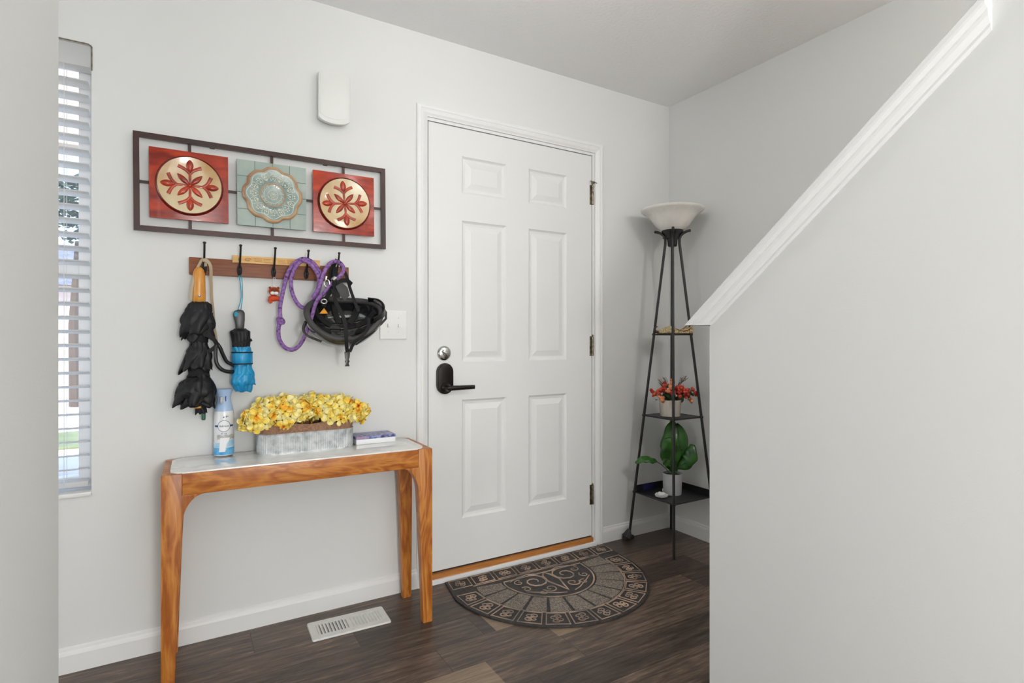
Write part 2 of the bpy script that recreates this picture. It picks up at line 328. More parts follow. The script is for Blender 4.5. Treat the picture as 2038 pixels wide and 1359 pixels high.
def make(name, mb, material, parent=None, smooth=True, angle=40):
    me = bpy.data.meshes.new(name); off = parent_origin(parent)
    me.from_pydata([v-off for v in mb.v], [], mb.f); me.validate(); me.update()
    bm = bmesh.new(); bm.from_mesh(me); bmesh.ops.recalc_face_normals(bm, faces=bm.faces)
    for f in bm.faces: f.smooth = smooth
    if smooth:
        for e in bm.edges:
            if len(e.link_faces) == 2 and e.calc_face_angle(0) > math.radians(angle): e.smooth = False
    bm.to_mesh(me); bm.free()
    me.materials.append(material); o = bpy.data.objects.new(name, me); COL.objects.link(o)
    if parent: o.parent = parent
    return o
def parent_origin(p):
    v = Vector((0, 0, 0))
    while p is not None: v += p.location; p = p.parent
    return v
def recenter(o):      # puts a lone mesh's origin at its base
    vs = o.data.vertices; zs = min(v.co.z for v in vs); cx_ = sum(v.co.x for v in vs)/len(vs); cy_ = sum(v.co.y for v in vs)/len(vs); d = Vector((cx_, cy_, zs))
    for v in vs: v.co -= d
    o.location += d; return o
def tag(o, label, cat, group=None):
    o['label'] = label; o['category'] = cat
    if group: o['group'] = group
    return o
def thing(name, loc, label, cat, group=None):
    o = bpy.data.objects.new(name, None); o.empty_display_size = .05; COL.objects.link(o); o.location = loc; return tag(o, label, cat, group)
def struct(name, mb=None, material=None, parent=None, smooth=False, loc=None):
    if mb is None:
        o = bpy.data.objects.new(name, None); COL.objects.link(o); o.location = loc or (0, 0, 0)
    else: o = make(name, mb, material, parent, smooth)
    o['kind'] = 'structure'; return o
def curve(pts, n=6, closed=False):      # Catmull-Rom through points
    pts = [Vector(p) for p in pts]; m = len(pts); out = []
    for i in range(m if closed else m-1):
        p0 = pts[(i-1) % m] if closed or i > 0 else pts[0]*2-pts[1]; p1 = pts[i]; p2 = pts[(i+1) % m]
        p3 = pts[(i+2) % m] if closed or i < m-2 else pts[-1]*2-pts[-2]
        for k in range(n):
            t = k/n; out.append(.5*((2*p1)+(p2-p0)*t+(2*p0-5*p1+4*p2-p3)*t*t+(3*p1-p0-3*p2+p3)*t**3))
    if not closed: out.append(pts[-1])
    return out
def text_mesh(body, size, shear=0, extrude=.0004, space=1):
    c = bpy.data.curves.new('lettering', 'FONT'); c.body = body; c.size = size; c.extrude = extrude; c.align_x = 'CENTER'; c.align_y = 'CENTER'; c.shear = shear; c.space_character = space
    o = bpy.data.objects.new('lettering', c); COL.objects.link(o); bpy.context.view_layer.update()
    me = bpy.data.meshes.new_from_object(o.evaluated_get(bpy.context.evaluated_depsgraph_get()))
    mb = MB(); mb.add([v.co.copy() for v in me.vertices], [tuple(p.vertices) for p in me.polygons])
    bpy.data.objects.remove(o); bpy.data.curves.remove(c); bpy.data.meshes.remove(me); return mb

# ============================================================ THE ROOM
D = 2.305; WR = 2.44; CE = 2.44
# floor, ceiling
struct('floor', MB().box((-3, -3, -.1), (WR+.15, D+.15, 0)), M['floor'])
struct('ceiling', MB().box((-3.15, -3.15, CE), (WR+.15, D+.15, CE+.1)), M['ceil'])
# front wall with the window and door openings
DX0, DX1, DZ1 = .925, 1.880, 2.072
WX0, WX1, WZ0, WZ1 = -.80, -.257, .57, 2.07
def grid_wall(xs, zs, holes, y0, y1):
    mb = MB()
    for i in range(len(xs)-1):
        for j in range(len(zs)-1):
            c = ((xs[i]+xs[i+1])/2, (zs[j]+zs[j+1])/2)
            if any(h[0] < c[0] < h[1] and h[2] < c[1] < h[3] for h in holes): continue
            mb.box((xs[i], y0, zs[j]), (xs[i+1], y1, zs[j+1]))
    return mb
struct('wall_front', grid_wall([-3, WX0, WX1, DX0, DX1, WR+.15], [0, WZ0, WZ1, DZ1, CE], [(WX0, WX1, WZ0, WZ1), (DX0, DX1, 0, DZ1)], D, D+.15), M['wall'])
struct('wall_right', MB().box((WR, -3, 0), (WR+.15, D, CE)), M['wall'])
struct('wall_rear', MB().box((-3, -3.15, 0), (WR+.15, -3, CE)), M['wall'])
struct('wall_far_left', MB().box((-3.15, -3.15, 0), (-3, D+.15, CE)), M['wall'])
struct('wall_left', MB().box((-.30, -.25, 0), (-.1785, 1.2, CE)), M['wall'])
# stair half wall: low and sloping near the entry, full height further back
HX, HT = 1.40, .115; SL = .845; Y0 = 1.156; ZB = 1.13; YE = .503
struct('wall_stair', MB().prism([(Y0, 0), (Y0, ZB), (YE, ZB+(Y0-YE)*SL), (YE, CE), (-1.5, CE), (-1.5, 0)], (HX, HX+HT), 'x'), M['wall'])
# sloping cap: board and moulding swept along the slope, level cut at its foot
def cap():
    al = math.atan(SL); sa, ca = math.sin(al), math.cos(al); mb = MB()
    prof = [(HX-.004, -.004), (HX-.009, 0), (HX-.009, .006), (HX-.014, .009), (HX-.02, .016), (HX-.022, .022), (HX-.022, .026), (HX-.036, .029), (HX-.038, .034), (HX-.038, .044), (HX-.034, .048),
            (HX+HT+.034, .048), (HX+HT+.038, .044), (HX+HT+.038, .034), (HX+HT+.036, .029), (HX+HT+.022, .026), (HX+HT+.02, .016), (HX+HT+.009, .006), (HX+HT+.004, -.004)]
    n = len(prof)
    def P(x, q, s_): return (x, Y0-ca*s_+sa*q, ZB+sa*s_+ca*q)
    V = [P(x, q, (.004-q*ca)/sa) for x, q in prof]+[P(x, q, (Y0+sa*q-(YE+.001 if HX < x < HX+HT else .462))/ca) for x, q in prof]
    Fs = [(i, (i+1) % n, n+(i+1) % n, n+i) for i in range(n)]+[tuple(range(n)), tuple(range(2*n-1, n-1, -1))]
    return mb.add(V, Fs)
struct('trim_1', cap(), M['trim'])
st = MB()
for k in range(9): st.box((HX+HT+.003, -1.2, 0), (WR-.003, 1.02-.235*k, .2*(k+1)))
struct('stairs', st, M['walnut'])

# baseboards with an eased top
def bb_profile(): return [(0, 0), (.013, 0), (.013, .058), (.011, .066), (.007, .071), (.006, .078), (0, .082)]
mb = MB()
for x0, x1 in ((-3, .886), (1.936, WR)):
    mb.prism([(D-d, z) for d, z in bb_profile()], (x0, x1), 'x')
struct('baseboard_front', mb, M['trim'])
struct('baseboard_right', MB().prism([(WR-d, z) for d, z in bb_profile()], (1.05, D-.013), 'y'), M['trim'])
struct('baseboard_left', MB().prism([(-.1785+d, z) for d, z in bb_profile()], (-.25, 1.2), 'y'), M['trim'])

# door casing: mitred profile
def casing():
    x0, x1, zt = .886, 1.936, 2.127; prof = [(0, 0), (0, .012), (.006, .016), (.016, .016), (.019, .013), (.026, .017), (.036, .014), (.044, .009), (.050, .007), (.050, 0)]; n = len(prof)
    V = []
    for wv, d in prof: V.append((x0+wv, D-d, 0))
    for wv, d in prof: V.append((x0+wv, D-d, zt-wv))
    for wv, d in prof: V.append((x1-wv, D-d, zt-wv))
    for wv, d in prof: V.append((x1-wv, D-d, 0))
    Fs = []
    for s_ in range(3):
        for i in range(n-1): Fs.append((s_*n+i, s_*n+i+1, (s_+1)*n+i+1, (s_+1)*n+i))
    return MB().add(V, Fs)
struct('trim_2', casing(), M['trim'])
# jambs
JX0, JX1 = .9425, 1.8655
mb = MB().box((DX0, D-.003, 0), (JX0-.004, D+.15, DZ1)).box((JX1+.004, D-.003, 0), (DX1, D+.15, DZ1)).box((JX0-.004, D-.003, 2.062), (JX1+.004, D+.15, DZ1))
mb.box((JX0-.004, D+.05, .05), (JX0+.01, D+.15, 2.062)).box((JX1-.01, D+.05, .05), (JX1+.004, D+.15, 2.062)).box((JX0, D+.05, 2.05), (JX1, D+.15, 2.062))
struct('trim_3', mb, M['trim'])
struct('trim_4', MB().box((JX0-.006, D-.012, .021), (JX1+.004, D+.149, .044)), M['thresh'])
struct('trim_5', MB().box((.937, D-.022, 0), (1.886, D+.149, .021), .002), M['trim'])
struct('trim_6', MB().box((JX0, D+.006, .044), (JX1, D+.04, .0525)), M['gap'])

# ---- the six panel door
door = struct('door_1', loc=(1.404, D, .0525))
def slab():
    x0, x1, z0, z1 = JX0, JX1, .0525, 2.058; yf = D-.001
    xs = [x0, 1.107, 1.343, 1.471, 1.703, x1]; zs = [z0, .268, .812, .985, 1.635, 1.762, 1.931, z1]; mb = MB()
    rings = [(0, 0), (.004, .004), (.010, .008), (.016, .0085), (.019, .0095), (.024, .009), (.046, .003), (.048, .0022)]
    for i in range(5):
        for j in range(7):
            a, b, c, d = xs[i], xs[i+1], zs[j], zs[j+1]
            if i in (1, 3) and j in (1, 3, 5):
                V = []; Fs = []
                for o_, dp in rings: V += [(a+o_, yf+dp, c+o_), (b-o_, yf+dp, c+o_), (b-o_, yf+dp, d-o_), (a+o_, yf+dp, d-o_)]
                for k in range(len(rings)-1):
                    for e in range(4): Fs.append((k*4+e, k*4+(e+1) % 4, (k+1)*4+(e+1) % 4, (k+1)*4+e))
                k = len(rings)-1; Fs.append((k*4, k*4+1, k*4+2, k*4+3)); mb.add(V, Fs)
            else: mb.add([(a, yf, c), (b, yf, c), (b, yf, d), (a, yf, d)], [(0, 1, 2, 3)])
    mb.add([(x0, yf, z0), (x1, yf, z0), (x1, yf, z1), (x0, yf, z1), (x0, yf+.044, z0), (x1, yf+.044, z0), (x1, yf+.044, z1), (x0, yf+.044, z1)], [(4, 5, 6, 7), (0, 1, 5, 4), (1, 2, 6, 5), (2, 3, 7, 6), (3, 0, 4, 7)])
    return mb
o = make('door_panel', slab(), M['door'], door, smooth=False)
RX = Matrix.Rotation(PI/2, 4, 'X')      # lathe axis towards the room (-Y)
db = make('deadbolt', MB().lathe([(.033, 0), (.033, .004), (.031, .008), (.026, .012), (.024, .013)], (1.017, D-.001, 1.027), 32, RX), M['chrome'], door)
make('thumb_turn', MB().lathe([(.011, .013), (.010, .02)], (1.017, D-.001, 1.027), 20, RX).box((1.012, D-.035, 1.009), (1.022, D-.018, 1.045), .003).xf(Matrix.Translation((1.017, 0, 1.027)) @ Matrix.Rotation(math.radians(-50), 4, 'Y') @ Matrix.Translation((-1.017, 0, -1.027))), M['chrome'], db)
def stadium(cx_, cz_, w_, h_, n=12):
    r = w_/2; P = []
    for k in range(n+1): a = PI*k/n; P.append((cx_+r*math.cos(a), cz_+h_/2-r+r*math.sin(a)))
    for k in range(n+1): a = PI+PI*k/n; P.append((cx_+r*math.cos(a), cz_-h_/2+r+r*math.sin(a)))
    return P
esc = make('handle_plate', MB().prism(stadium(1.019, .913, .080, .140), (D-.001, D-.014), 'y', .002).prism(stadium(1.019, .913, .068, .128), (D-.013, D-.019), 'y', .002), M['bronze'], door)
make('lever', MB().lathe([(.024, .017), (.023, .024), (.014, .032), (.012, .036), (.011, .058)], (1.019, D-.001, .873), 24, RX)
     .tube([(1.012, D-.054, .873), (1.03, D-.056, .873), (1.07, D-.057, .873), (1.13, D-.056, .873), (1.145, D-.055, .873)], [.010, .0115, .010, .0095, .009], 12, flat=.6, up=(0, 1, 0)), M['bronze'], esc)
for z in (1.853, 1.054, .268):
    hg = MB().box((1.8655, D-.0035, z-.052), (1.876, D-.0005, z+.052)).box((1.853, D-.0035, z-.052), (1.8645, D-.001, z+.052))
    for k in range(5): hg.tube([(1.868, D-.007, z-.05+k*.0202), (1.868, D-.007, z-.0315+k*.0202)], .0062, 12)
    hg.sphere((1.868, D-.007, z+.056), .005)
    if z > 1.8: hg.tube([(1.862, D-.012, z+.064), (1.874, D-.012, z+.064)], .007, 10).tube([(1.85, D-.02, z+.066), (1.888, D-.018, z+.062)], .0022, 8).sphere((1.848, D-.02, z+.066), .004)
    make('hinge', hg, M['brass'], door)

# ---- window with its outer frame, sash, panes
win = struct('window_1', loc=(WX1-.27, D+.12, WZ0))
fr = MB()
for k, (a, b) in enumerate((((WX0+.001, WZ0+.001), (WX0+.045, WZ1-.001)), ((WX1-.045, WZ0+.001), (WX1-.001, WZ1-.001)), ((WX0+.044, WZ0+.001), (WX1-.044, WZ0+.05)), ((WX0+.044, WZ1-.05), (WX1-.044, WZ1-.001)), ((WX0+.044, 1.30), (WX1-.044, 1.345)))):
    fr.box((a[0], D+.085+(k > 1)*.003, a[1]), (b[0], D+.135-(k > 1)*.003, b[1]), .003)
make('window_frame', fr, M['pvc'], win, smooth=False)
make('pane', MB().box((WX0+.04, D+.107, WZ0+.045), (WX1-.04, D+.111, WZ1-.045)), M['pane'], win, smooth=False)
make('window_sill', MB().box((WX0, D-.008, WZ0), (WX1, D+.085, WZ0+.014), .003), M['trim'], win)
# thin metal bead showing round the head of the recess
make('corner_bead', MB().ribbon([(WX0, D-.001, WZ1+.001), (WX1-.008, D-.001, WZ1+.001), (WX1+.001, D-.001, WZ1-.006), (WX1+.001, D-.001, WZ1-.085)], .0035, .002, (0, -1, 0)), M['brass'], win)
# ---- blind
bl = thing('venetian_blind', (WX1-.27, D+.035, WZ0+.014), 'white wide-slat venetian blind with open slats, hanging in the narrow window at left', 'blind')
make('head_rail', MB().box((WX0+.004, D+.002, WZ1-.075), (WX1-.003, D+.058, WZ1-.004), .002), M['blind'], bl)
slm = MB(); z = WZ0+.085
while z < WZ1-.085:
    c = Vector((0, D+.034, z)); a = math.radians(11); dy = .025*math.cos(a); dz = .025*math.sin(a)
    xa, xb = WX0+.006, WX1-.010
    slm.add([(xa, c.y-dy, z+dz), (xb, c.y-dy, z+dz), (xb, c.y, z+.0025), (xa, c.y, z+.0025), (xb, c.y+dy, z-dz), (xa, c.y+dy, z-dz),
             (xa, c.y-dy, z+dz-.003), (xb, c.y-dy, z+dz-.003), (xb, c.y, z-.0005), (xa, c.y, z-.0005), (xb, c.y+dy, z-dz-.003), (xa, c.y+dy, z-dz-.003)],
            [(0, 1, 2, 3), (3, 2, 4, 5), (6, 9, 8, 7), (9, 11, 10, 8), (0, 6, 7, 1), (5, 4, 10, 11), (1, 7, 8, 2), (2, 8, 10, 4), (0, 3, 9, 6), (3, 5, 11, 9)])
    z += .0462
make('slats', slm, M['blind'], bl, smooth=False)
make('bottom_rail', MB().box((WX0+.006, D+.009, WZ0+.030), (WX1-.010, D+.059, WZ0+.048), .004), M['blind'], bl)
lc = MB()
for x in (-.70, -.50, -.33):
    for yy in (D+.008, D+.060): lc.tube([(x, yy, WZ0+.04), (x, yy, WZ1-.07)], .0009, 5)
make('ladder_cord', lc, M['string'], bl)

# ---- outdoors, seen between the slats
struct('ground', MB().box((-60, D+.15, -.5), (40, 90, -.35)), M['drive'])
recenter(tag(make('porch_beam', MB().box((-2.5, 3.5, 2.06), (2.2, 3.72, 2.75), .01), M['soffit']), 'beige porch beam outside, seen through the top of the blind', 'beam'))
recenter(tag(make('porch_post', MB().box((-2.5, 3.54, -.35), (-2.36, 3.68, 2.06), .008), M['soffit']), 'square beige post holding up the porch beam outside', 'post'))
hs = thing('house', (-2.6, 21, -.35), 'pale pinkish house with a garage across the street, seen through the blind', 'house')
make('wall', MB().box((-9, 20, -.35), (2.5, 28, 2.6)), M['siding'], hs, smooth=False)
make('roof', MB().prism([(19.5, 2.6), (24, 4.3), (28.5, 2.6)], (-9.4, 2.9), 'x'), M['roofs'], hs, smooth=False)
make('garage_door', MB().box((-3.6, 19.95, -.35), (-1.1, 20, 1.9), .02), M['garage'], hs)
make('window', MB().box((-5.4, 19.96, .8), (-4.3, 20, 1.8), .01), M['roofs'], hs)
tr = thing('tree', (-1.95, 15, -.35), 'dark green leafy tree across the street, seen through the blind', 'tree')
make('trunk', MB().tube([(-1.9, 15, -.4), (-1.95, 15, 1.4), (-1.9, 15.1, 3.2)], [.16, .12, .07], 8), M['bark'], tr)
fo = MB(); rnd = random.Random(3)
for k in range(900):
    a = rnd.random()*2*PI; q = rnd.random()**.5*1.5; c = Vector((-1.95+q*math.cos(a), 15+q*math.sin(a)*.8, 3.95+(rnd.random()-.5)*1.7*(1-q/2.2)))
    mx = Matrix.Rotation(rnd.random()*6, 3, 'Z') @ Matrix.Rotation(rnd.random()*3, 3, 'X'); s_ = .07+.08*rnd.random()
    fo.add([c+mx @ Vector(p)*s_ for p in ((-1, 0, 0), (0, -.5, .1), (1, 0, 0), (0, .5, .1))], [(0, 1, 2, 3)])
make('foliage', fo, M['foliage'], tr, smooth=False)
recenter(tag(make('lawn', MB().box((-20, 9.2, -.35), (12, 10.8, -.33)), M['grass']), 'strip of dry grass beside the pale driveway outside', 'lawn'))
car = thing('car', (-1.5, 6.9, -.35), 'dark car parked in the driveway, glimpsed through the lower slats', 'car')
make('body', MB().prism([(-2.9, .0), (-2.9, .45), (-2.2, .6), (-1.9, .95), (-1.3, .95), (-1.12, .55), (-1.0, .45), (-1.0, 0)], (6.2, 7.6), 'y', .05).xf(Matrix.Translation((-.25, 0, -.15))), M['carp'], car)
for x in (-2.75, -1.5):
    for y in (6.22, 7.58): make('wheel', MB().tube([(x, y-.08, -.08), (x, y+.08, -.08)], .26, 20), M['dark'], car)

# ============================================================ CONSOLE TABLE
TZ = .668; TA = math.radians(-1.3); TP = Vector((.39, 2.008, 0))
TM = Matrix.Translation(TP) @ Matrix.Rotation(TA, 4, 'Z')      # table frame: x along the front, y towards the wall
TW, TD = .444, .268
tb = thing('console_table', TP+Vector((0, TD/2, 0)), 'honey brown wooden console table with white marble top, against the wall left of the door', 'table')
def rrect(x0, x1, y0, y1, r, n=6):
    P = []
    for cx_, cy_, a0 in ((x1-r, y1-r, 0), (x0+r, y1-r, PI/2), (x0+r, y0+r, PI), (x1-r, y0+r, 1.5*PI)):
        for k in range(n+1): a = a0+PI/2*k/n; P.append((cx_+r*math.cos(a), cy_+r*math.sin(a)))
    return P
make('marble_top', MB().prism(rrect(-TW+.022, TW-.022, .010, TD-.006, .045), (TZ-.02, TZ+.004), 'z', .0022).xf(TM), M['marble'], tb)
def leg(sx, back):
    # front outline of one leg with its curved bracket; outer edge vertical
    o_ = TW; out = [(o_, TZ), (o_, 0)]
    inn = [(o_-.036, 0), (o_-.040, .12), (o_-.050, .40), (o_-.055, .50)]
    c = (o_-.055-.062, .598-.064)
    arc = [(o_-.055-.066*(1-math.cos(PI/2*t/10)), .500+.1005*math.sin(PI/2*t/10)) for t in range(1, 11)]
    poly = out+inn+arc+[(o_-.056, .6005), (o_-.056, TZ)]
    poly = [(sx*x, z) for x, z in poly]
    mb = MB().prism(poly, (0, .045), 'y', .002)
    for v in mb.v:
        # depth taper towards the foot
        k = .72+.28*min(1, v.z/.5); v.y = v.y*k
        if back: v.y = TD-v.y
        else: v.y += 0
    if back:
        for v in mb.v: v.x -= sx*.002
    return mb.xf(TM)
for sx in (-1, 1):
    for bk in (False, True): make('leg', leg(sx, bk), M['mangoz'], tb)
make('front_rail', MB().box((-TW+.0565, .0015, .600), (TW-.0565, .024, TZ-.001), .001).xf(TM), M['mangox'], tb)
make('back_rail', MB().box((-TW+.0565, TD-.024, .600), (TW-.0565, TD-.0015, TZ-.001), .001).xf(TM), M['mangox'], tb)
for sx in (-1, 1): make('side_rail', MB().box((sx*TW-sx*.001, .045, .600), (sx*TW-sx*.0225, TD-.045, TZ), .001).xf(TM), M['mangox'], tb)
TT = TZ+.004

# ---- air freshener can
ax, ay = .133, 2.258
can = thing('air_freshener', (ax, ay, TT), 'pale blue and white air freshener spray can standing at the left of the marble top', 'spray can')
make('can_body', MB().lathe([(.026, 0), (.0315, .002), (.033, .007), (.0330, .02), (.0325, .08), (.0325, .145), (.031, .160), (.028, .172)], (ax, ay, TT), 40), M['can'], can)
make('spray_cap', MB().lathe([(.0312, .160), (.0302, .168), (.027, .180), (.0235, .192), (.0225, .205), (.0245, .220), (.0285, .232), (.029, .236), (.026, .2385), (.012, .236), (0.0005, .2355)], (ax, ay, TT), 40), M['cap'], can)
vd = -math.atan2(-ax, ay)      # angle of view onto the can
def wrap(mb, zc, r=.0331, da=0):      # lays flat artwork (x right, y up) round the can, facing the room
    out = MB(); out.f = mb.f
    for v in mb.v:
        a = -PI/2-.06+v.x/r+da; q = r+v.z; out.v.append(Vector((ax+q*math.cos(a), ay+q*math.sin(a), TT+zc+v.y)))
    return out
def disc(r0, r1, z=0, n=48, m=6):
    V = [((r0+(r1-r0)*q/m)*math.cos(2*PI*k/n), (r0+(r1-r0)*q/m)*math.sin(2*PI*k/n), z) for q in range(m+1) for k in range(n)]
    return MB().add(V, [(q*n+k, q*n+(k+1) % n, (q+1)*n+(k+1) % n, (q+1)*n+k) for q in range(m) for k in range(n)])
def patch(x0, x1, y0, y1, z=0, nx=16, ny=1, fn=None):
    V = [(x0+(x1-x0)*i/nx, y0+(y1-y0)*j/ny, z) for j in range(ny+1) for i in range(nx+1)]
    if fn: V = [fn(*v) for v in V]
    return MB().add(V, [(j*(nx+1)+i, j*(nx+1)+i+1, (j+1)*(nx+1)+i+1, (j+1)*(nx+1)+i) for j in range(ny) for i in range(nx)])
make('colour_band', wrap(patch(-.10, .10, .005, .030, .0002, 60, 1), 0), M['sky'], can)
make('fading_band', wrap(patch(-.10, .10, .030, .052, .0002, 60, 6, lambda x, y, z: (x, y+.004*math.sin(x*60), z)), 0, .0329), M['skyl'], can)
make('grey_print', wrap(patch(-.024, .05, .060, .076, .0004, 24, 1, lambda x, y, z: (x, y+.002*math.sin(x*300), z)), 0), M['greyp'], can)
make('curtain_print', wrap(patch(-.02, .012, .016, .066, .0010, 12, 1, lambda x, y, z: (x*(1-.4*(1-(y-.016)/.05))-.004+.012*((y-.016)/.05), y, z)), 0), M['label'], can)
make('label_band', wrap(patch(-.034, .034, -.0032, .0032, .0006, 24), .108), M['navy'], can)
bd = make('badge', wrap(disc(0.0001, .0196, .0010), .108), M['label'], can)
make('badge_ring', wrap(disc(.0190, .0204, .0013), .108), M['navy'], bd)
def letter(name, body, size, zc, x=0, material=None, parent=None, shear=0, z=.0016, space=1):
    t_ = text_mesh(body, size, shear, .0001, space)
    for v in t_.v: v.x += x; v.z += z
    return make(name, wrap(t_, zc), material, parent or can, smooth=False)
letter('lettering', 'febreze', .0098, .108, 0, M['navy'], bd, .25)
letter('lettering', 'AIR', .0080, .081, 0, M['navy'], None, 0, .001, 1.8)
bx_ = MB()
for i in range(3):
    for k in range(4): bx_.add([(.006+i*.0045+.0009*k, .1385+.002*i, .0012), (.0066+i*.0045+.0009*k, .1385+.002*i, .0012), (.0066+i*.0045+.0009*k, .1445-.001*i, .0012), (.006+i*.0045+.0009*k, .1445-.001*i, .0012)], [(0, 1, 2, 3)])
make('small_print', wrap(bx_, 0), M['navy'], can, smooth=False)
make('leaf_mark', wrap(MB().add([(-.004, .139, .0012), (-.001, .1375, .0012), (.0025, .1405, .0012), (-.0005, .142, .0012)], [(0, 1, 2, 3)]), 0), M['leafd'], can, smooth=False)
make('nozzle_slot', MB().box((ax-.0012, ay-.0285, TT+.196), (ax+.0012, ay-.018, TT+.214)).xf(Matrix.Translation((ax, ay, 0)) @ Matrix.Rotation(.15, 4, 'Z') @ Matrix.Translation((-ax, -ay, 0))), M['navy'], can)
make('trigger', MB().box((ax-.014, ay-.030, TT+.190), (ax-.004, ay-.014, TT+.212), .002), M['greyp'], can)

# ---- galvanised planter with burlap collar
PX0, PX1, PY0, PY1 = .236, .585, 2.163, 2.272; pr = (PY1-PY0)/2; PH = .074
def stad(off, n=26, per=60):
    P = []; x0, x1 = PX0+pr, PX1-pr; r = pr+off; cy_ = (PY0+PY1)/2
    for k in range(n+1): a = -PI/2+PI*k/n; P.append((x1+r*math.cos(a), cy_+r*math.sin(a)))
    for k in range(1, per): P.append((x1+(x0-x1)*k/per, cy_+r))
    for k in range(n+1): a = PI/2+PI*k/n; P.append((x0+r*math.cos(a), cy_+r*math.sin(a)))
    for k in range(1, per): P.append((x0+(x1-x0)*k/per, cy_-r))
    return P
def resample(P, n):
    P = [Vector((*p, 0)) for p in P]; L_ = [0]
    for i in range(len(P)): L_.append(L_[-1]+(P[(i+1) % len(P)]-P[i]).length)
    out = []; j = 0
    for k in range(n):
        d = L_[-1]*k/n
        while L_[j+1] < d: j += 1
        t = (d-L_[j])/max(1e-9, L_[j+1]-L_[j]); out.append(P[j].lerp(P[(j+1) % len(P)], t))
    return out
pl = thing('planter', ((PX0+PX1)/2, (PY0+PY1)/2, TT), 'long corrugated zinc planter with burlap collar, in the middle of the marble top', 'planter')
n = 640; base = resample(stad(0), n); c0 = Vector(((PX0+PX1)/2, (PY0+PY1)/2, 0)); rings = []
nrm = [((base[(k+1) % n]-base[k-1]).cross(Vector((0, 0, 1)))).normalized() for k in range(n)]
V = []; zz = [0, .003, .006, .068, .070, .0722, .074, .074, .006]
oo = [0, 0, None, None, 0, .0012, 0, -.0015, -.0015]
for q, z in enumerate(zz):
    for k in range(n):
        o_ = oo[q] if oo[q] is not None else -.0008+.0011*math.sin(2*PI*k*100/n)
        V.append(base[k]+nrm[k]*o_+Vector((0, 0, TT+z)))
Fs = [(q*n+k, q*n+(k+1) % n, (q+1)*n+(k+1) % n, (q+1)*n+k) for q in range(len(zz)-1) for k in range(n)]+[tuple(range(n))[::-1], tuple((len(zz)-1)*n+k for k in range(n))]
make('trough', MB().add(V, Fs), M['galv'], pl, angle=60)
co = MB(); m = 160; b2 = resample(stad(-.004), m); n2 = [((b2[(k+1) % m]-b2[k-1]).cross(Vector((0, 0, 1)))).normalized() for k in range(m)]; V = []
for z, o_ in ((.020, 0), (.074, .001), (.090, .002), (.103, .0), (.103, -.003), (.02, -.003)):
    for k in range(m): V.append(b2[k]+n2[k]*(o_+.0012*math.sin(k*1.7)*(z > .08))+Vector((0, 0, TT+z+(.002*math.sin(k*.31) if z > .1 else 0))))
co.add(V, [(q*m+k, q*m+(k+1) % m, (q+1)*m+(k+1) % m, (q+1)*m+k) for q in range(5) for k in range(m)])
make('burlap_collar', co, M['burlap'], pl)
make('filling', MB().prism([(p.x, p.y) for p in resample(stad(-.010), 60)], (TT+.03, TT+.085), 'z'), M['burlap'], pl)
# ---- yellow hydrangeas
fa = thing('flower_arrangement', ((PX0+PX1)/2, (PY0+PY1)/2, TT+.085), 'dense yellow artificial hydrangea blooms with orange tips, filling the long zinc planter', 'flowers')
rnd = random.Random(11)
def floret(mb, c, nn, s_):
    nn = nn.normalized(); u = nn.orthogonal().normalized(); u = Matrix.Rotation(rnd.random()*6.3, 3, nn) @ u; npet = 4
    for k in range(npet):
        d = Matrix.Rotation(2*PI*k/npet+rnd.uniform(-.15, .15), 3, nn) @ u; sd = nn.cross(d); cup = rnd.uniform(-.2, .5); V = []
        for i, (rr_, ww) in enumerate(((.12, .14), (.42, .42), (.76, .50), (.98, .30), (1.04, .06))):
            for j in (-1, 0, 1):
                V.append(c+(d*rr_+sd*ww*j+nn*(cup*rr_*rr_-.10*(j == 0)+.05*math.sin(5*rr_+k+j)))*s_)
        mb.add(V, [(i*3+j, i*3+j+1, i*3+j+4, i*3+j+3) for i in range(4) for j in range(2)])
heads = [(.235, 2.19, .795, .052), (.272, 2.215, .825, .056), (.325, 2.185, .805, .055), (.345, 2.235, .833, .052), (.395, 2.205, .823, .055), (.43, 2.235, .835, .052), (.470, 2.20, .826, .052), (.515, 2.19, .806, .055), (.535, 2.235, .825, .052), (.590, 2.205, .803, .052), (.255, 2.235, .80, .045)]
for hx, hy, hz, hr in heads:
    mb = MB(); cn = Vector((hx, hy, hz)); N_ = 30; ph = rnd.random()*6
    for k in range(N_):
        zz_ = 1-2*(k+.5)/N_*.86; a = 2.39996*k+ph; q = math.sqrt(max(0, 1-zz_*zz_)); nn = Vector((q*math.cos(a), q*math.sin(a), zz_))
        p = cn+Vector((nn.x, nn.y*.85, nn.z*.8))*hr*rnd.uniform(.84, 1.0); jn = nn+Vector((rnd.uniform(-.35, .35), rnd.uniform(-.35, .35), rnd.uniform(-.35, .35)))
        if p.z < TT+.062: continue
        if p.y > 2.285: continue
        floret(mb, p, jn, rnd.uniform(.021, .028))
    fh = make('bloom', mb, M['petal'], fa)
    md = fh.modifiers.new('thickness', 'SOLIDIFY'); md.thickness = .0005
    make('stem', MB().tube([cn-Vector((0, 0, hr*.4)), Vector((max(PX0+.03, min(PX1-.03, hx)), (PY0+PY1)/2, TT+.08))], .0025, 6).sphere(cn, hr*.55, 12, 8), M['ptcent'], fh)
# ---- tin box with patterned lid
bxm = Matrix.Translation((.592, 2.192, 0)) @ Matrix.Rotation(math.radians(.5), 4, 'Z')
tin = thing('tin_box', (.676, 2.243, TT), 'small flat white box with bluish purple patterned lid, beside the zinc planter', 'box')
make('box_body', MB().box((.002, .002, TT), (.162, .100, TT+.024), .0015).xf(bxm), M['label'], tin)
make('lid', MB().box((0, 0, TT+.0195), (.164, .102, TT+.031), .003, 3).xf(bxm), M['tinlid'], tin)

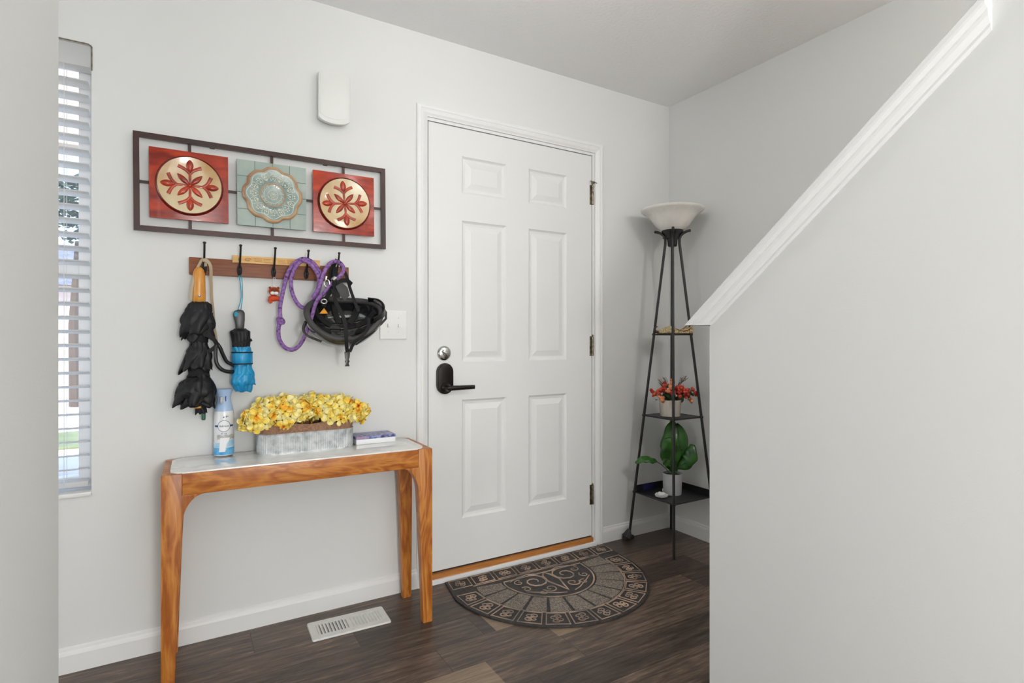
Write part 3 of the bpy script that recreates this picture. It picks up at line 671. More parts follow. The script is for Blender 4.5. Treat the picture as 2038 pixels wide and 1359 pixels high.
# ============================================================ FLOOR REGISTER
vt = thing('floor_register', (.553, 2.143, 0), 'white metal slotted heating vent in the floor under the console table', 'vent')
vm = Matrix.Translation((.553, 2.143, 0)) @ Matrix.Rotation(math.radians(-2), 4, 'Z')
HWv, HDv = .145, .069
fr = MB(); xin, yin = .118, .040
fr.prism(rrect(-HWv, HWv, -HDv, HDv, .008, 4), (0, .0035), 'z', .001)      # dark well plate is laid on top
outer = MB()
for a, b in (((-HWv, -HDv), (HWv, -yin)), ((-HWv, yin), (HWv, HDv)), ((-HWv, -yin), (-xin, yin)), ((xin, -yin), (HWv, yin)), ((-.006, -yin), (.006, yin))):
    outer.box((a[0], a[1], .0035), (b[0], b[1], .0062))
make('vent_frame', MB().prism(rrect(-HWv, HWv, -HDv, HDv, .008, 4), (0, .0020), 'z').xf(vm), M['vent'], vt)
make('well', MB().box((-xin, -yin, .0018), (xin, yin, .0024)).xf(vm), M['dark'], vt)
fp = MB()
def bev_frame(mb):
    P0 = rrect(-HWv, HWv, -HDv, HDv, .008, 4); n_ = len(P0)
    inner = []
    for x, y in P0: inner.append((max(-xin, min(xin, x)), max(-yin, min(yin, y))))
    V = [(x, y, .0018) for x, y in P0]+[(x*.99, y*.985, .0062) for x, y in P0]+[(x, y, .0066) for x, y in inner]+[(x, y, .0015) for x, y in inner]
    return mb.add(V, [(q*n_+k, q*n_+(k+1) % n_, (q+1)*n_+(k+1) % n_, (q+1)*n_+k) for q in range(3) for k in range(n_)])
make('face_plate', bev_frame(fp).box((-.007, -yin, .002), (.007, yin, .0064)).xf(vm), M['vent'], vt, smooth=False)
for sgn in (-1, 1):
    for k in range(9):
        x = sgn*(.0135+k*.0122); tl = sgn*.0035
        make('louvre', MB().add([(x-.0022-tl, -yin, .0024), (x+.0022-tl, -yin, .0024), (x+.0022-tl, yin, .0024), (x-.0022-tl, yin, .0024), (x-.0026+tl, -yin, .0062), (x+.0026+tl, -yin, .0062), (x+.0026+tl, yin, .0062), (x-.0026+tl, yin, .0062)],
             [(0, 3, 2, 1), (4, 5, 6, 7), (0, 1, 5, 4), (1, 2, 6, 5), (2, 3, 7, 6), (3, 0, 4, 7)]).xf(vm), M['vent'], vt, smooth=False)

# ============================================================ DOOR MAT
MC = Vector((1.437, 2.10, 0)); MR = .456
mt = thing('door_mat', (1.437, 2.0, 0), 'half-round dark rubber door mat with embossed tiles and scrolls, in front of the door', 'mat')
def mp_(x, y, z):      # mat frame: x to the right, y towards the door, origin at the semicircle's centre
    sh = .18*max(0, y); return (MC.x+x+sh-.012*y, MC.y+y*1.0-.010*x, z)
def mx_(mb):
    mb.v = [Vector(mp_(v.x, v.y, v.z)) for v in mb.v]; return mb
YT = .168
def outline(r, yt, n=56):
    return [(r, yt)]+[(r*math.cos(-PI*k/n), r*math.sin(-PI*k/n)) for k in range(n+1)]+[(-r, yt)]
make('mat_base', mx_(MB().prism(outline(MR, YT), (0, .008), 'z', .002)), M['rubber'], mt)
rl = MB(); sw = MB(); stn = MB(); Z1 = .0078
def swirl(mb, c, s_, ang=0, flip=1, r=.0022, turns=1.3, zz_=Z1+.0008):
    P = []
    for k in range(15):
        t = k/14; a = ang+flip*turns*2*PI*t; q = s_*(1-.78*t); P.append((c[0]+q*math.cos(a), c[1]+q*math.sin(a), zz_))
    mb.tube(P, [r*(1-.4*k/14) for k in range(15)], 5, up=(0, 0, 1), flat=.8)
def tile(q4, seed):      # q4: the four corners of an embossed tile
    rg_ = random.Random(seed); c = sum((Vector(p) for p in q4), Vector((0, 0)))/4
    def ins(f): return [(*(c+(Vector(p)-c)*f), Z1+.0008) for p in q4]
    rl.tube(ins(.90), .0034, 5, closed=True, up=(0, 0, 1), flat=.7)
    sz = min((Vector(q4[0])-Vector(q4[1])).length, (Vector(q4[1])-Vector(q4[2])).length)
    a0 = rg_.random()*6
    for k in range(4): 
        d = Vector((math.cos(a0+k*PI/2), math.sin(a0+k*PI/2)))*sz*.17
        swirl(sw, c+d, sz*.17, a0+k*PI/2+2, 1 if k % 2 else -1, .0034, 1.15)
rin = .352
xs = [-.456+.912*k/8 for k in range(9)]
for k in range(8):      # row along the door
    x0, x1 = xs[k]+.004, xs[k+1]-.004
    tile([(max(-.448, x0), YT-.094), (x1, YT-.094), (x1, YT-.006), (max(-.448, x0), YT-.006)], k)
na = 13; th0 = .17/1.0
for k in range(na):      # ring of embossed tiles
    a0 = -PI*(k)/na-.010+.06*(1-2*k/na); a1 = -PI*(k+1)/na+.010+.06*(1-2*(k+1)/na); q = MR-.008
    tile([(rin*math.cos(a0), rin*math.sin(a0)), (q*math.cos(a0), q*math.sin(a0)), (q*math.cos(a1), q*math.sin(a1)), (rin*math.cos(a1), rin*math.sin(a1))], 20+k)
ns = 12
for k in range(ns):      # ring of plain cobbles
    a0 = .16-(PI+.32)*k/ns-.022; a1 = .16-(PI+.32)*(k+1)/ns+.022; P = []
    for rr_, aa, bb in ((.226, a0, a1), (rin-.008, a1, a0)):
        for j in range(4):
            a = aa+(bb-aa)*j/3; P.append((rr_*math.cos(a), min(YT-.102, rr_*math.sin(a))))
    stn.prism(P, (Z1-.001, Z1+.0032), 'z', .001)
# inner half oval with scrolls
mo = [(0.214*math.cos(t), .214*math.sin(t), Z1+.001) for t in [.16-(PI+.32)*k/40 for k in range(41)]]
rl.tube(mo, .0036, 5, closed=True, up=(0, 0, 1), flat=.7)
for sx in (-1, 1):
    swirl(sw, (sx*.082, -.028), .066, PI/2 if sx > 0 else PI/2, sx, .0048, 1.35)
    swirl(sw, (sx*.060, -.118), .034, 0 if sx > 0 else PI, -sx, .0038, 1.2)
    swirl(sw, (sx*.155, -.075), .024, 2, sx, .003, 1.1); swirl(sw, (sx*.150, -.005), .026, 1, -sx, .003, 1.1); swirl(sw, (sx*.110, -.135), .022, 1, sx, .003, 1.1)
    sw.tube([(0, .035, Z1+.001), (sx*.02, .0, Z1+.001), (sx*.03, -.06, Z1+.001), (sx*.012, -.12, Z1+.001), (0, -.17, Z1+.001)], [.003, .005, .005, .004, .002], 6, up=(0, 0, 1), flat=.7)
    sw.tube([(sx*.03, .03, Z1+.001), (sx*.08, .052, Z1+.001), (sx*.14, .04, Z1+.001), (sx*.185, .02, Z1+.001)], [.002, .004, .004, .002], 6, up=(0, 0, 1), flat=.7)
    sw.tube([(sx*.02, -.185, Z1+.001), (sx*.06, -.17, Z1+.001), (sx*.13, -.125, Z1+.001), (sx*.17, -.095, Z1+.001)], [.002, .003, .003, .002], 6, up=(0, 0, 1), flat=.7)
rl.tube([(-.35, YT-.100, Z1), (.35, YT-.100, Z1)], .003, 5, up=(0, 0, 1), flat=.7)
rl.tube([((rin-.003)*math.cos(-PI*k/48), (rin-.003)*math.sin(-PI*k/48), Z1) for k in range(49)], .003, 5, up=(0, 0, 1), flat=.7)
make('embossing', mx_(rl.add(sw.v, sw.f)), M['ruhi'], mt); make('cobble_ring', mx_(stn), M['stone'], mt, smooth=False)

# ============================================================ WALL ART
AX0, AX1, AZ0, AZ1 = -.139, .741, 1.463, 1.801; YA = 2.279
art = thing('wall_art', ((AX0+AX1)/2, D, AZ0), 'wide dark metal framed wall art with two red and one teal ceramic tile', 'wall decor')
TLT = Matrix.Translation((AX0, 0, AZ0)) @ Matrix.Rotation(math.radians(-.45), 4, 'Y') @ Matrix.Translation((-AX0, 0, -AZ0))
bw = .0175
for a, b in (((AX0, AZ0), (AX0+bw, AZ1)), ((AX1-bw, AZ0), (AX1, AZ1))): pass
V = []
for o_, y in ((0, YA+.012), (0, YA), (bw, YA), (bw, YA+.012)):
    V += [(AX0+o_, y, AZ0+o_), (AX1-o_, y, AZ0+o_), (AX1-o_, y, AZ1-o_), (AX0+o_, y, AZ1-o_)]
make('frame', MB().add(V, [(q*4+e, q*4+(e+1) % 4, ((q+1) % 4)*4+(e+1) % 4, ((q+1) % 4)*4+e) for q in range(4) for e in range(4)]).xf(TLT), M['frame'], art, smooth=False)
cxs = (.028, .2995, .5685); zc_ = 1.632; TS = .1215
for k, x in enumerate(cxs):
    make('strut', MB().box((x-.005, YA+.006, AZ0+bw-.001), (x+.005, YA+.012, AZ1-bw+.001)).xf(TLT), M['frame'], art)
make('strut', MB().box((AX0+bw-.001, YA+.007, zc_-.0045), (AX1-bw+.001, YA+.013, zc_+.0045)).xf(TLT), M['frame'], art)
for x in (.1, .5): make('wall_spacer', MB().box((x-.008, YA+.011, AZ1-bw), (x+.008, D, AZ1-.002)).xf(TLT), M['frame'], art)
FX = lambda x, z, y: Matrix.Translation((x, y, z)) @ Matrix.Rotation(PI/2, 4, 'X')      # local z towards the room, local y up
def drop(mb, mx, L0, L1, wd, ang, h=.0035, curl=0, off=(0, 0)):      # raised glaze stroke from L0 to L1 along ang
    P = []; R_ = []; n_ = 9
    for i in range(n_+1):
        t = i/n_; q = L0+(L1-L0)*t; a = ang+curl*t*t; P.append((off[0]+q*math.cos(a), off[1]+q*math.sin(a), h)); R_.append(max(.0006, wd*math.sin(PI*min(1, t*.93+.05))**.8))
    m_ = MB().tube(P, R_, 8, up=(0, 0, 1), flat=.55); mb.add([mx @ v for v in m_.v], m_.f)
def tile_plate(x, parent_art, sq, dish):
    t_ = make('tile', MB().box((x-TS, YA-.006, zc_-TS), (x+TS, YA+.006, zc_+TS), .0015).xf(TLT), sq, parent_art); return t_
def dishz(r): return .004+.010*(r/.098)**3
for x, rot in ((cxs[0], 0), (cxs[2], .10)):
    t_ = tile_plate(x, art, M['red'], None); mx = TLT @ FX(x, zc_, YA-.006)
    d = make('dish_rim', MB().lathe([(.106, -.001), (.1055, .003), (.1035, .008), (.101, .0125), (.0985, .0115), (.097, .010)], (0, 0, 0), 64, mx, None, False), M['darkred'], t_)
    make('dish', MB().lathe([(.0005, .0035), (.03, .0035), (.06, .0042), (.085, .0075), (.095, .0105), (.0985, .0113), (.0985, 0)], (0, 0, 0), 64, mx), M['cream'], t_)
    mo_ = MB()
    for q in range(4):
        a = rot+q*PI/2
        drop(mo_, mx, .002, .060, .0042, a, .0052); drop(mo_, mx, .048, .092, .0115, a, .0072)
        for s_ in (-1, 1):
            P = [(.040, 0), (.052, s_*.010), (.060, s_*.022), (.066, s_*.036)]; P = curve([(p[0], p[1], .006) for p in P], 4)
            P = [Vector((p.x*math.cos(a)-p.y*math.sin(a), p.x*math.sin(a)+p.y*math.cos(a), p.z)) for p in P]
            m_ = MB().tube(P, [.0042+.0022*i/len(P) for i in range(len(P))], 8, up=(0, 0, 1), flat=.55); mo_.add([mx @ v for v in m_.v], m_.f)
        drop(mo_, mx, .004, .054, .0092, a+PI/4, .0052)
    mo_.sphere(mx @ Vector((0, 0, .005)), .007)
    make('leaf_motif', mo_, M['red'], t_)
x = cxs[1]; t_ = tile_plate(x, art, M['teal'], None); mx = TLT @ FX(x, zc_, YA-.006)
gr = MB()
for g in (-.061, 0, .061):
    for a, b in (((-TS+.001, g-.0007), (TS-.001, g+.0007)), ((g-.0007, -TS+.001), (g+.0007, TS-.001))):
        m_ = MB().box((a[0], a[1], 0), (b[0], b[1], .0006)); gr.add([mx @ v for v in m_.v], m_.f)
make('grout_lines', gr, M['grout'], t_)
lob = lambda a, z: 1+.040*math.cos(8*a)+.014*math.cos(16*a+PI)
make('scalloped_dish', MB().lathe([(.0005, .006), (.045, .006), (.05, .009), (.055, .006), (.075, .008), (.094, .012), (.096, .002), (.096, 0)], (0, 0, 0), 96, mx, lob), M['teald'], t_)
make('scalloped_rim', MB().lathe([(.098, -.001), (.1035, .004), (.103, .010), (.0985, .014), (.093, .0125), (.090, .009)], (0, 0, 0), 96, mx, lob, False), M['tan'], t_)
rel = MB()
def ring(r, w_, z, lobf=None, n_=64):
    P = [(r*math.cos(2*PI*k/n_)*(lobf(2*PI*k/n_, 0) if lobf else 1), r*math.sin(2*PI*k/n_)*(lobf(2*PI*k/n_, 0) if lobf else 1), z) for k in range(n_)]
    m_ = MB().tube(P, w_, 6, closed=True, up=(0, 0, 1), flat=.6); return m_
make('centre_ring', MB().add([mx @ v for v in ring(.043, .0022, .0075).v], ring(.043, .0022, .0075).f), M['tan'], t_)
def put(m_): rel.add([mx @ v for v in m_.v], m_.f)
put(ring(.086, .0011, .0105, lambda a, z: 1+.06*math.cos(8*a))); put(ring(.018, .0010, .0072)); put(ring(.031, .0008, .0072, lambda a, z: 1+.05*math.cos(24*a), 96))
put(MB().sphere((0, 0, .0075), .004))
for k in range(16):
    a = 2*PI*k/16; put(MB().tube([(.005*math.cos(a), .005*math.sin(a), .0072), (.017*math.cos(a), .017*math.sin(a), .0072)], .0009, 5, up=(0, 0, 1)))
    b = a+.12; c0_ = (.0345*math.cos(b), .0345*math.sin(b)); put(MB().tube([(c0_[0]+.0042*math.cos(b+j*.6), c0_[1]+.0042*math.sin(b+j*.6), .0073) for j in range(9)], .0008, 5, up=(0, 0, 1)))
for k in range(16):
    a = 2*PI*k/16+PI/8
    for s_ in (-1, 1):
        P = [(.052, s_*.003), (.060, s_*.010), (.068, s_*.011), (.071, s_*.005), (.067, s_*.002)] if k % 2 else [(.054, 0), (.063, s_*.008), (.073, s_*.012), (.081, s_*.008), (.079, s_*.001), (.073, s_*.004)]
        P = curve([(p[0]*math.cos(a)-p[1]*math.sin(a), p[0]*math.sin(a)+p[1]*math.cos(a), .0088+.0012*i/5) for i, p in enumerate(P)], 3); put(MB().tube(P, .0013, 5, up=(0, 0, 1)))
        put(MB().sphere(((.077 if k % 2 else .068)*math.cos(a+s_*.05), (.077 if k % 2 else .068)*math.sin(a+s_*.05), .009), (.0030, .0030, .0015)))
    put(MB().sphere((.060*math.cos(a), .060*math.sin(a), .0085), (.0034, .0034, .002)))
make('ivory_scrollwork', rel, M['ivory'], t_)

# ============================================================ DOOR CHIME, SWITCH PLATE
ch = thing('door_chime', (.522, D, 1.95), 'plain white plastic chime cover with bowed ends, high on the wall left of the door', 'door chime')
def chime_outline(hw, z0, z1, bow, r=.014):
    P = []; n_ = 12; xc = .524
    for k in range(n_+1): t = -1+2*k/n_; P.append((xc+hw*t, z0-bow*(1-t*t)+ (r*.35)*(abs(t) ** 8)))
    for k in range(n_+1): t = 1-2*k/n_; P.append((xc+hw*t, z1+bow*(1-t*t)-(r*.35)*(abs(t) ** 8)))
    return P
make('back_box', MB().prism(chime_outline(.056, 1.968, 2.138, .010), (D, D-.034), 'y', .003), M['chime'], ch)
make('cover', MB().prism(chime_outline(.0615, 1.960, 2.146, .014), (D-.030, D-.050), 'y', .006), M['chime'], ch)
make('front_panel', MB().prism(chime_outline(.0545, 1.976, 2.144, .012), (D-.049, D-.0515), 'y', .001), M['chime'], ch)
sw_ = thing('switch_plate', (.7815, D, 1.09), 'white double toggle light switch plate on the wall beside the door casing', 'light switch')
make('plate', MB().box((.722, D-.006, 1.090), (.841, D, 1.213), .003, 3), M['white'], sw_)
for x in (.7585, .8045):
    tg = make('toggle', MB().box((x-.0042, D-.016, 1.142), (x+.0042, D-.005, 1.156), .001).box((x-.0055, D-.0068, 1.138), (x+.0055, D-.0055, 1.164)), M['white'], sw_)
    for z in (1.121, 1.182): make('screw', MB().lathe([(.003, .006), (.0026, .0072), (.0005, .0074)], (x, D, z), 10, RX), M['string'], sw_)

# ============================================================ COAT RACK
rk = thing('coat_rack', (.305, D, 1.320), 'red-brown wooden coat rack board with five black iron hooks, below the wall art', 'coat rack')
make('board', MB().box((.024, D-.018, 1.3225), (.588, D, 1.3835), .0015), M['walnut'], rk)
HXS = [on_y(407, 486, 2.238).x, on_y(479, 491, 2.238).x, on_y(548, 495, 2.238).x, on_y(614, 500, 2.238).x, on_y(675, 506, 2.238).x]
YB = D-.018
def hook_mesh(x):
    mb = MB()
    mb.tube([(x, YB-.002, 1.366), (x, YB-.003, 1.356), (x, YB-.003, 1.345), (x, YB-.003, 1.332), (x, YB-.002, 1.326)], [.004, .008, .0095, .007, .004], 10, up=(0, -1, 0), flat=.35)
    mb.tube(curve([(x, YB-.004, 1.350), (x, YB-.014, 1.362), (x, YB-.030, 1.388), (x, YB-.043, 1.412), (x, YB-.049, 1.428)], 4), .0036, 8)
    mb.sphere((x, YB-.0495, 1.431), (.0058, .0058, .0045))
    mb.tube(curve([(x, YB-.004, 1.345), (x, YB-.012, 1.334), (x, YB-.022, 1.328), (x, YB-.031, 1.333), (x, YB-.034, 1.343)], 4), .0034, 8)
    mb.sphere((x, YB-.034, 1.344), .0048)
    mb.sphere((x, YB-.004, 1.359), (.0028, .002, .0028)).sphere((x, YB-.004, 1.331), (.0028, .002, .0028))
    return mb
for x in HXS: make('hook', hook_mesh(x), M['black'], rk)
# flat wooden stick lodged behind the hooks
sk = thing('wooden_stick', (.31, YB-.006, 1.372), 'flat pale wooden stick with burnt markings, lodged behind the coat hooks', 'stick')
SM = Matrix.Translation((.162, 0, 1.372)) @ Matrix.Rotation(math.radians(-.6), 4, 'Y') @ Matrix.Translation((-.162, 0, -1.372))
make('slat', MB().box((.162, YB-.0055, 1.373), (.474, YB-.001, 1.400), .001).xf(SM), M['pine'], sk)
mk = MB(); rnd = random.Random(5)
for (x0, x1, rows) in ((.236, .262, 3), (.268, .292, 3), (.318, .345, 3), (.350, .372, 4)):
    for r_ in range(rows):
        x = x0
        while x < x1:
            wd = rnd.uniform(.0015, .005); z = 1.3805+r_*.0048*3/rows; mk.box((x, YB-.0058, z), (min(x1, x+wd), YB-.0053, z+.0016)); x += wd+.0012
mk.tube([(.214+.010*math.cos(a_*.5), YB-.0056, 1.3865+.006*math.sin(a_*.5)) for a_ in range(12)], .0008, 5).tube([(.205+.002*k, YB-.0056, 1.383+.004*(k % 2)) for k in range(8)], .0008, 5)
mk.tube([(.182, YB-.0056, 1.381), (.185, YB-.0056, 1.393)], .0012, 5).tube([(.188, YB-.0056, 1.381), (.186, YB-.0056, 1.392)], .0008, 5)
mk.tube([(.388+.005*math.cos(a_*.6), YB-.0056, 1.3865+.006*math.sin(a_*.6)) for a_ in range(11)], .0008, 5).tube([(.381, YB-.0056, 1.381), (.395, YB-.0056, 1.392)], .0008, 5)
make('burnt_marks', mk.xf(SM), M['burn'], sk)

# ---------------------------------------------- things hanging from the hooks
YH = 2.238
def P3(x, y, Y=YH): return on_y(x, y, Y)
# black umbrella with honey wooden handle
cx0 = P3(397, 600).x; ub = thing('umbrella', (cx0, 2.244, .85), 'crumpled black folded umbrella with honey wooden handle, hanging from the leftmost hook', 'umbrella')
def crumple(cxf, cy, prof, folds, seed, twist=6, amp=.22, sq=.8, n_=72):
    V = []; m = len(prof); ph = [random.Random(seed+i).random()*6 for i in range(6)]
    for i, (z, r, dx) in enumerate(prof):
        for k in range(n_):
            a = 2*PI*k/n_; f = abs(math.sin(folds*.5*a+twist*z*3+ph[0]))**.7-.55
            g = mnoise.noise(Vector((math.cos(a)*1.6+seed, math.sin(a)*1.6, z*26)))
            q = r*(1+amp*f*.9+amp*1.3*g); V.append((cxf+dx+q*math.cos(a), cy+q*math.sin(a)*sq, z+.006*g*math.sin(3*a)))
    F_ = [(i*n_+k, i*n_+(k+1) % n_, (i+1)*n_+(k+1) % n_, (i+1)*n_+k) for i in range(m-1) for k in range(n_)]+[tuple(range(n_)), tuple((m-1)*n_+k for k in range(n_))]
    return MB().add(V, F_)
def prof_px(rows, Y, cxm, per=5):      # rows: (y px, half width px, centre px)
    out = []
    for i in range(len(rows)-1):
        for k in range(per):
            t = k/per; t2 = t*t*(3-2*t); a, b = rows[i], rows[i+1]; y = a[0]+(b[0]-a[0])*t; hw = a[1]+(b[1]-a[1])*t2; c = a[2]+(b[2]-a[2])*t2
            p = on_y(c, y, Y); q = on_y(c+hw, y, Y); out.append((p.z, (q.x-p.x)*.93, p.x-cxm))
    y, hw, c = rows[-1]; p = on_y(c, y, Y); q = on_y(c+hw, y, Y); out.append((p.z, (q.x-p.x)*.93, p.x-cxm)); return out
cy_u = 2.243
rows = [(600, 14, 398), (606, 22, 396), (620, 28, 395), (640, 31, 393), (655, 27, 394), (668, 19, 396), (676, 17, 396), (686, 20, 396), (700, 26, 395), (718, 27, 394), (732, 20, 396), (742, 19, 397), (750, 22, 396), (762, 33, 391), (782, 37, 390), (795, 33, 391), (803, 20, 398), (812, 9, 402), (818, 6, 404)]
cn_ = make('canopy', crumple(cx0, cy_u, prof_px(rows, YH, cx0), 9, 3, 7, .20, .72), M['fabric'], ub)
def flapm(pts, wd, th=.0016, face=(0, -1, 0)): return MB().ribbon([P3(x, y, Y) for x, y, Y in pts], wd, th, face)
def skirt(c, cy, z0, z1, r0, r1, seed, npl=7, jag=.010, sq=.75, dx=0, belly=0, n_=84, tw=1.2):
    V = []; m = 12; rg_ = random.Random(seed); p0 = rg_.random()*6
    for i in range(m+1):
        t = i/m
        for k in range(n_):
            a = 2*PI*k/n_; at = a+tw*t; pl_ = abs(math.sin(npl*.5*at+p0)); fold = (pl_**.55-.6)*(.10+.24*t)
            g = mnoise.noise(Vector((2*math.cos(a)+seed, 2*math.sin(a), t*1.6)))
            r = (r0+(r1-r0)*t+belly*math.sin(PI*t))*(1+fold+.30*g*t); z = z0+(z1-z0)*t-(jag*(pl_-.5)+jag*1.2*g)*t
            V.append((c+dx*t+r*math.cos(a), cy+r*math.sin(a)*sq, z))
    return MB().add(V, [(i*n_+k, i*n_+(k+1) % n_, (i+1)*n_+(k+1) % n_, (i+1)*n_+k) for i in range(m) for k in range(n_)])
for j, (ya, yb, ra, rb, dx, bel, npl, jg) in enumerate(((606, 664, .026, .040, -.006, .016, 6, .010), (640, 672, .034, .046, .0, .004, 5, .016), (684, 736, .026, .046, -.006, .004, 7, .014), (748, 800, .032, .056, -.012, .014, 6, .014), (772, 808, .044, .046, -.008, .004, 7, .012), (798, 822, .012, .016, .010, .003, 4, .006))):
    f_ = make('pleat', skirt(cx0-.002, cy_u, P3(396, ya).z, P3(396, yb).z, ra, rb, 31+j, npl, jg, .74, dx, bel), M['fabric'], cn_); f_.modifiers.new('thickness', 'SOLIDIFY').thickness = .0012
def band(y0, y1, hw, c, Y=YH, sq=.72, k_=1.02):
    a = on_y(c, y0, Y); b = on_y(c, y1, Y); r = (on_y(c+hw, y0, Y).x-a.x)*k_
    m_ = MB().lathe([(r, b.z), (r*1.03, b.z+.002), (r*1.03, a.z-.002), (r, a.z)], (0, 0, 0), 32); m_.v = [Vector((a.x+v.x, cy_u+v.y*sq, v.z)) for v in m_.v]; return m_
make('tie_band', band(667, 682, 18, 396), M['web'], ub); make('tie_band', band(731, 746, 20, 396), M['web'], ub)
hp = P3(396, 566, 2.243); ht = P3(396, 531, 2.243).z; hb = P3(396, 601, 2.243).z; hh = ht-hb
hd = make('handle', MB().lathe([(.0175, 0), (.021, .004), (.0215, .03), (.0205, .07), (.019, .098), (.015, .112), (.008, .120), (.001, .122)], (hp.x, 2.243, hb), 28, Matrix.Diagonal((1, .9, hh/.122, 1))), M['honey'], ub)
make('push_button', MB().sphere((hp.x+.001, 2.2235, hb+.020), (.0045, .003, .0045)), M['chrome'], hd)
tp = MB()
for dx in (-.012, -.004, .004, .012): tp.tube([(hp.x+dx, 2.238, hb+.003), (hp.x+dx*1.3, 2.232, hb-.012)], .0026, 8)
make('rib_tip', tp, M['steel'], ub)
e1 = P3(405, 816, 2.243); make('orange_label', MB().box((P3(386, 800).x, 2.228, P3(390, 812).z), (P3(400, 800).x, 2.231, P3(390, 797).z)), M['orange'], ub)
ft = P3(405, 818, 2.243).z; fbz = P3(405, 836, 2.243).z
make('ferrule', MB().lathe([(.004, 0), (.0065, .002), (.0068, .028), (.005, (ft-fbz)), (.003, ft-fbz+.012)], (e1.x, 2.243, fbz), 16), M['green'], ub)
# beige wrist loop belonging to the umbrella handle
tpz = P3(400, 514, YB-.018)
make('wrist_loop', MB().ribbon(curve([P3(380, 597, 2.236), P3(382, 575, 2.232), P3(388, 545, 2.236), P3(397, 525, 2.25), P3(403, 516, 2.262), P3(409, 517, 2.262), P3(409, 530, 2.252)], 5), .009, .0016, (-.6, -1, 0)), M['beige'], ub)
# beige and black leash loop
ls = thing('leash', P3(430, 720, 2.25), 'beige strap ending in a glossy black padded loop, hanging beside the black umbrella', 'leash')
make('strap', MB().ribbon(curve([P3(404, 518, 2.258), P3(411, 518, 2.252), P3(419, 530, 2.246), P3(420, 555, 2.244), P3(421, 590, 2.244), P3(424, 620, 2.244), P3(426, 650, 2.238), P3(429, 668, 2.232), P3(431, 684, 2.232)], 5), .012, .0016, (-.8, -1, 0)), M['beige'], ls)
make('twisted_tape', MB().ribbon(curve([P3(420, 622, 2.236), P3(417, 650, 2.222), P3(408, 664, 2.212), P3(416, 668, 2.212), P3(426, 676, 2.215), P3(431, 686, 2.222), P3(424, 694, 2.222), P3(414, 700, 2.222)], 5), .014, .0018, (0, -1, .1)), M['web'], ls)
make('padded_loop', MB().tube(curve([P3(431, 684, 2.228), P3(429, 700, 2.222), P3(431, 722, 2.220), P3(441, 735, 2.222), P3(456, 740, 2.232), P3(468, 738, 2.245), P3(466, 728, 2.250), P3(452, 720, 2.243), P3(444, 706, 2.236), P3(438, 692, 2.230)], 6, True), .0066, 10, closed=True, flat=1.0), M['gloss'], ls)
make('strap_ring', MB().tube([P3(431, 684, 2.225)+Vector((.006*math.cos(a_*.628), 0, .006*math.sin(a_*.628))) for a_ in range(10)], .0018, 6, closed=True), M['steel'], ls)
# blue umbrella
bxx = P3(480, 700, 2.252).x; bu = thing('umbrella', (bxx, 2.252, .90), 'small bright blue folded umbrella with black handle and cyan cord, on the second hook', 'umbrella')
cy_u = 2.252
rows = [(654, 12, 478), (660, 21, 478), (675, 20, 479), (690, 19, 479), (697, 18, 480), (706, 17, 481), (722, 18, 483), (730, 18, 483), (742, 22, 483), (758, 23, 482), (770, 19, 483), (778, 15, 484)]
pr_ = prof_px(rows, 2.252, bxx, 6); zs_ = on_y(479, 690, 2.252).z
make('canopy', crumple(bxx, 2.252, [p for p in pr_ if p[0] <= zs_+.004], 11, 8, 6, .16, .8), M['blue'], bu)
for j, (ya, yb, ra, rb, npl) in enumerate(((690, 712, .026, .025, 6), (726, 764, .028, .033, 7), (744, 779, .036, .023, 5))):
    f_ = make('pleat', skirt(bxx+.004, 2.252, on_y(480, ya, 2.252).z, on_y(480, yb, 2.252).z, ra, rb, 51+j, npl, .005, .82, .003, .003), M['blue'], bu); f_.modifiers.new('thickness', 'SOLIDIFY').thickness = .001
make('canopy_top', crumple(bxx, 2.252, [p for p in pr_ if p[0] >= zs_], 13, 8, 0, .10, .82), M['fabric'], bu)
def band2(y0, y1, hw, c, mat_, nm, k_=1.0):
    a = on_y(c, y0, 2.252); b = on_y(c, y1, 2.252); r = (on_y(c+hw, y0, 2.252).x-a.x)*k_
    m_ = MB().lathe([(r, b.z), (r*1.02, b.z+.001), (r*1.02, a.z-.001), (r, a.z)], (0, 0, 0), 32); m_.v = [Vector((a.x+v.x, 2.252+v.y*.82, v.z)) for v in m_.v]; return make(nm, m_, mat_, bu)
band2(701, 724, 20.5, 482, M['blue'], 'tie_band'); band2(700, 702.5, 21, 482, M['web'], 'band_edge'); band2(722.5, 725, 21, 482, M['web'], 'band_edge')
make('tie_tab', MB().ribbon([P3(462, 684, 2.222), P3(478, 683, 2.212), P3(492, 680, 2.218), P3(501, 676, 2.235)], .010, .002, (0, -1, 0)), M['web'], bu)
hx_ = P3(477, 636, 2.252)
hbz = P3(477, 656, 2.252).z; htz = P3(477, 616, 2.252).z; hq = htz-hbz
V = []; secs = [(-.012, .013, 0), (-.013, .012, .12), (-.017, .014, .5), (-.021, .016, .78), (-.0205, .0155, .92), (-.014, .010, 1.0)]
hmb = MB().prism([(hx_.x-.013, hbz), (hx_.x+.014, hbz), (hx_.x+.0165, hbz+hq*.5), (hx_.x+.0165, hbz+hq*.82), (hx_.x+.011, hbz+hq*.97), (hx_.x-.004, hbz+hq), (hx_.x-.018, hbz+hq*.93), (hx_.x-.0225, hbz+hq*.78), (hx_.x-.020, hbz+hq*.6), (hx_.x-.015, hbz+hq*.3)], (2.239, 2.265), 'y', .005)
hl_ = make('handle', hmb, M['gloss'], bu)
make('handle_eyelet', MB().tube([(hx_.x-.013+.0052*math.cos(a_*PI/8), 2.2385, hbz+hq*.76+.0085*math.sin(a_*PI/8)) for a_ in range(16)], .0016, 6, closed=True).sphere((hx_.x-.013, 2.2395, hbz+hq*.76), (.0045, .0012, .008)), M['cyan'], hl_)
h2 = HXS[1]
